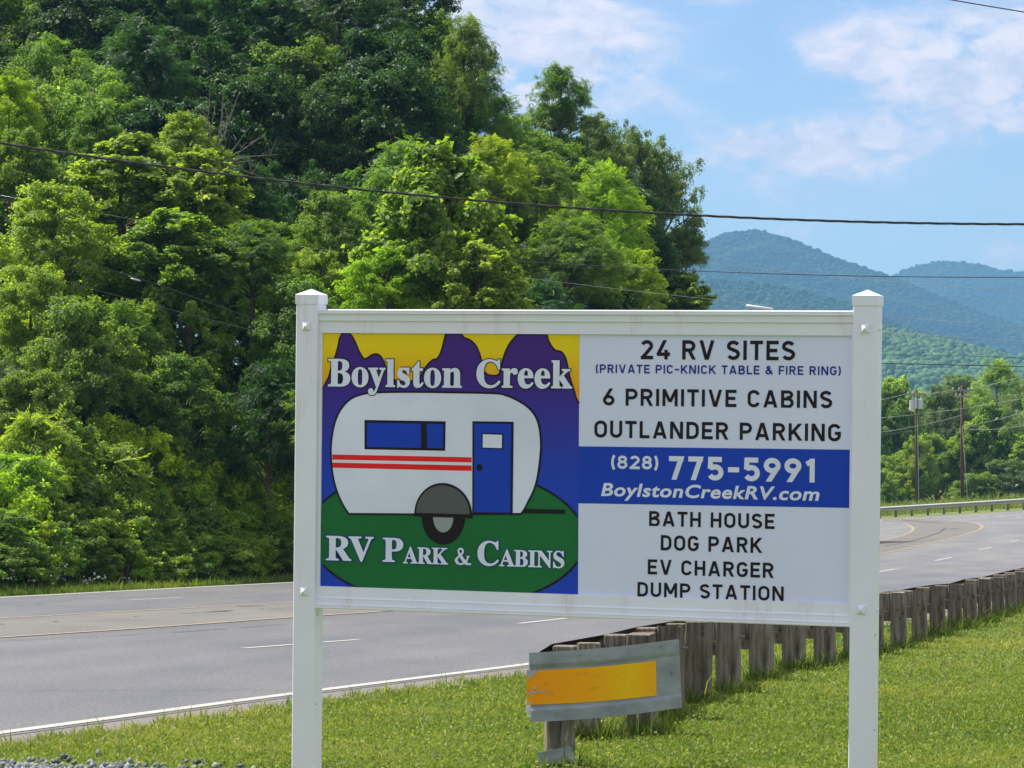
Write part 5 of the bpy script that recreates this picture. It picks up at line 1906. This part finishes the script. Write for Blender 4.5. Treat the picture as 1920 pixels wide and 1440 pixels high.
p1, b1 = pole(1719, 730, 952, 'first dark utility pole with pale transformers under its crossarm', [(1701, 1737, 740)], [(1710, 760, .19), (1726, 757, .19), (1717, 756, .13)])
p2, b2 = pole(1804.5, 722, 949, 'second utility pole with two crossarms right of the transformer pole', [(1785, 1826, 732), (1791, 1820, 744)], [])

cable = plain('cable_black', (.025, .025, .028), .5)
bare = plain('wire_bare_aluminium', (.42, .42, .42), .4, .5, .4)
darkw = plain('wire_dark', (.05, .055, .065), .6)


def wire(name, label, pix, D_, rpx, mat, ext=900, n=70, twist=False, kmax=1):
    """span through pixels; a parabola in the upright plane D_ metres away, carried on beyond the frame"""
    P = np.array([at(a, c, D_) for a, c in pix])
    deg = 2 if len(pix) > 2 else 1
    co = np.polyfit(P[:, 0], P[:, 2], deg)
    x0, x1 = P[0, 0], P[-1, 0]
    if ext: x0 -= ext / F * D_; x1 += ext / F * D_
    xs_ = np.linspace(x0, x1, n if not twist else 420)
    zs = np.polyval(co, xs_)
    r_ = rpx / F * D_
    mb = MB()
    if twist:
        for ph in (0, 2.1, 4.2):
            pts = [(x, D_ + r_ * .55 * cos(ph + x * 9), z + r_ * .55 * sin(ph + x * 9) + .0 * x) for x, z in zip(xs_, zs)]
            mb.tube(pts, r_ * .62, 5)
    else:
        mb.tube([(x, D_, z) for x, z in zip(xs_, zs)], r_, 6)
    o = mb.build(name, mat, None, smooth=True)
    return tag(o, label, 'cable' if twist else 'wire')


wire('overhead_cable', 'thick black twisted overhead cable sagging right across the view', [(0, 268), (640, 352), (1270, 401.5), (1920, 420.5)], 33, 2.2, cable, twist=True)
wire('overhead_wire', 'dark wire crossing the blue mountain just above the right sign post', [(640, 462), (960, 490), (1330, 508), (1920, 520)], 84, .85, darkw)
wire('overhead_wire', 'thin pale wire slanting down over the mountain beside the oak', [(1000, 452), (1300, 486), (1500, 515), (1920, 546)], 142, .4, bare, ext=300)
wire('overhead_wire', 'dark wire cutting the top right corner of the sky', [(1780, -1), (1850, 11), (1920, 22.5)], 30, 1.2, darkw, ext=400)
wC = wire('overhead_wire', 'pale wire carrying the white sleeve just above the sign', [(300, 425), (640, 467), (1000, 514), (1400, 573), (1450, 580), (1655, 597), (1920, 605)], 78, .38, bare, ext=300)
wire('overhead_wire', 'upper thin wire across the trees at the left edge', [(0, 449), (140, 485), (250, 520), (330, 545)], 62, .6, darkw, ext=300)
wire('overhead_wire', 'lower thin wire across the trees at the left edge', [(0, 493), (130, 530), (270, 568), (340, 586)], 62, .6, darkw, ext=300)
wire('overhead_wire', 'pale wire over the dark hillside right of the sign post', [(1655, 622), (1780, 631), (1920, 640)], 150, .45, bare, ext=500)
wire('overhead_wire', 'thin dark wire over the green wooded hill', [(1655, 665), (1780, 667), (1920, 671)], 160, .55, darkw, ext=500)
wire('overhead_wire', 'heavier dark wire low over the green wooded hill', [(1655, 681.5), (1780, 684), (1920, 687.5)], 160, 1.0, darkw, ext=500)
PP = DPOLE - .2
wire('pole_wire', 'pale wire rising from the second pole crossarm to the right edge', [(1825, 730), (1870, 718), (1920, 706)], PP, .55, bare, ext=0)
wire('pole_wire', 'pale wire strung between the two pole tops', [(1737, 738), (1762, 735.5), (1786, 730)], PP, .5, bare, ext=0)
wire('pole_wire', 'pale wire coming from behind the sign to the transformer pole top', [(1600, 757), (1655, 749), (1702, 738)], PP, .5, bare, ext=0)
wire('pole_wire', 'long pale wire passing mid height of both poles', [(1560, 790), (1656, 783), (1804, 766), (1920, 747), (1990, 733)], PP, .55, bare, ext=0)
wire('pole_wire', 'lower pale wire passing both poles below the transformers', [(1560, 818), (1655, 809), (1719, 800), (1804, 778)], PP, .5, bare, ext=0)
wire('pole_wire', 'pale wire from the middle of the second pole to the right edge', [(1804, 800), (1860, 790), (1920, 772), (1980, 752)], PP, .5, bare, ext=0)
wire('pole_wire', 'lowest wire sagging from the second pole to the right edge', [(1804, 803), (1860, 808), (1920, 795), (1990, 778)], PP, .7, bare, ext=0)
wire('pole_wire', 'dark low wire behind the sign to the second pole', [(1560, 822), (1655, 815), (1720, 808), (1804, 803)], PP, .6, darkw, ext=0)
# guy wires down to the ground
for (a, b_, lab) in (((1804, 800), (1815, 948), 'slanting guy wire from the second utility pole to the ground'), ((1720, 780), (1723, 950), 'steep guy wire close along the first utility pole')):
    A = at(*a, PP); B = at(*b_, PP)
    o = MB().tube([A, B], .028, 6).build('guy_wire', bare); tag(o, lab, 'wire')
A = at(1765, 931, PP - 2); B = at(1778, 948, PP - 2)
tag(MB().tube([A, B], .07, 6).build('leaning_stake', plain('yellow_stake', (.55, .45, .18), .7)), 'short yellow stake leaning in the weeds between the utility poles', 'stake')
# white sleeve and splice clamps on the wires
A = at(1399, 573.5, 77.9); B = at(1450, 580, 77.9)
tag(MB().tube([A, A * .97 + B * .03, A * .03 + B * .97, B], [.026, .042, .034, .018], 10).build('cable_sleeve', plain('white_sleeve', (.82, .82, .82), .4), None, True), 'white sleeve on the pale wire just above the sign top rail', 'cable sleeve')
A = at(245, 522, 61.9); B = at(264, 527, 61.9)
tag(MB().tube([A, A * .7 + B * .3, A * .3 + B * .7, B], [.010, .020, .020, .010], 8).build('splice_clamp', bare, None, True), 'small metal splice clamp on the upper thin wire at left', 'cable clamp')

# ---------------------------------------------------------------- white house at the right edge
hp = at(1945, 905, 262); hg = float(zroad(hp[0], hp[1]))
hs_ = empty('house', (hp[0], hp[1], hg)); tag(hs_, 'small white house half hidden by bushes at the right edge', 'house')
wm = plain('white_siding', (.78, .78, .76), .6); rm = plain('roof_shingle', (.13, .12, .12), .9); gm2 = plain('window_glass', (.03, .04, .05), .1)
hw = 1.35; z1 = at(1920, 885, 262)[2] - hg
wl = MB().box(-hw, 7, -2, 4, 0, z1).build('wall', wm, hs_)
mb = MB(); mb.add([(-hw - .3, -2.4, z1), (7.3, -2.4, z1), (7.3, 4.4, z1), (-hw - .3, 4.4, z1), (-hw - .3, 1, z1 + 1.3), (7.3, 1, z1 + 1.3)], [(0, 3, 2, 1), (0, 1, 5, 4), (2, 3, 4, 5), (0, 4, 3), (1, 2, 5)])
mb.build('roof', rm, hs_)
for x in (.6, 3.6):
    fr_ = MB().box(x, x + 1.1, -2.05, -2.0, .9, 2.1).build('window', wm, wl); MB().box(x + .08, x + 1.02, -2.07, -2.052, .98, 2.02).build('pane', gm2, fr_)

# ---------------------------------------------------------------- haze
hz = MB().box(-6800, 6800, -6800, 7600, -90, 450).build('haze')
m = bpy.data.materials.new('haze'); m.use_nodes = True
nh = m.node_tree; nh.nodes.clear()
out = nh.nodes.new('ShaderNodeOutputMaterial'); pv = nh.nodes.new('ShaderNodeVolumePrincipled')
pv.inputs['Color'].default_value = (.24, .54, .90, 1)
pv.inputs['Density'].default_value = .00017
pv.inputs['Anisotropy'].default_value = .3
nh.links.new(pv.outputs[0], out.inputs['Volume'])
hz.data.materials.append(m)
tag(hz, kind='stuff')
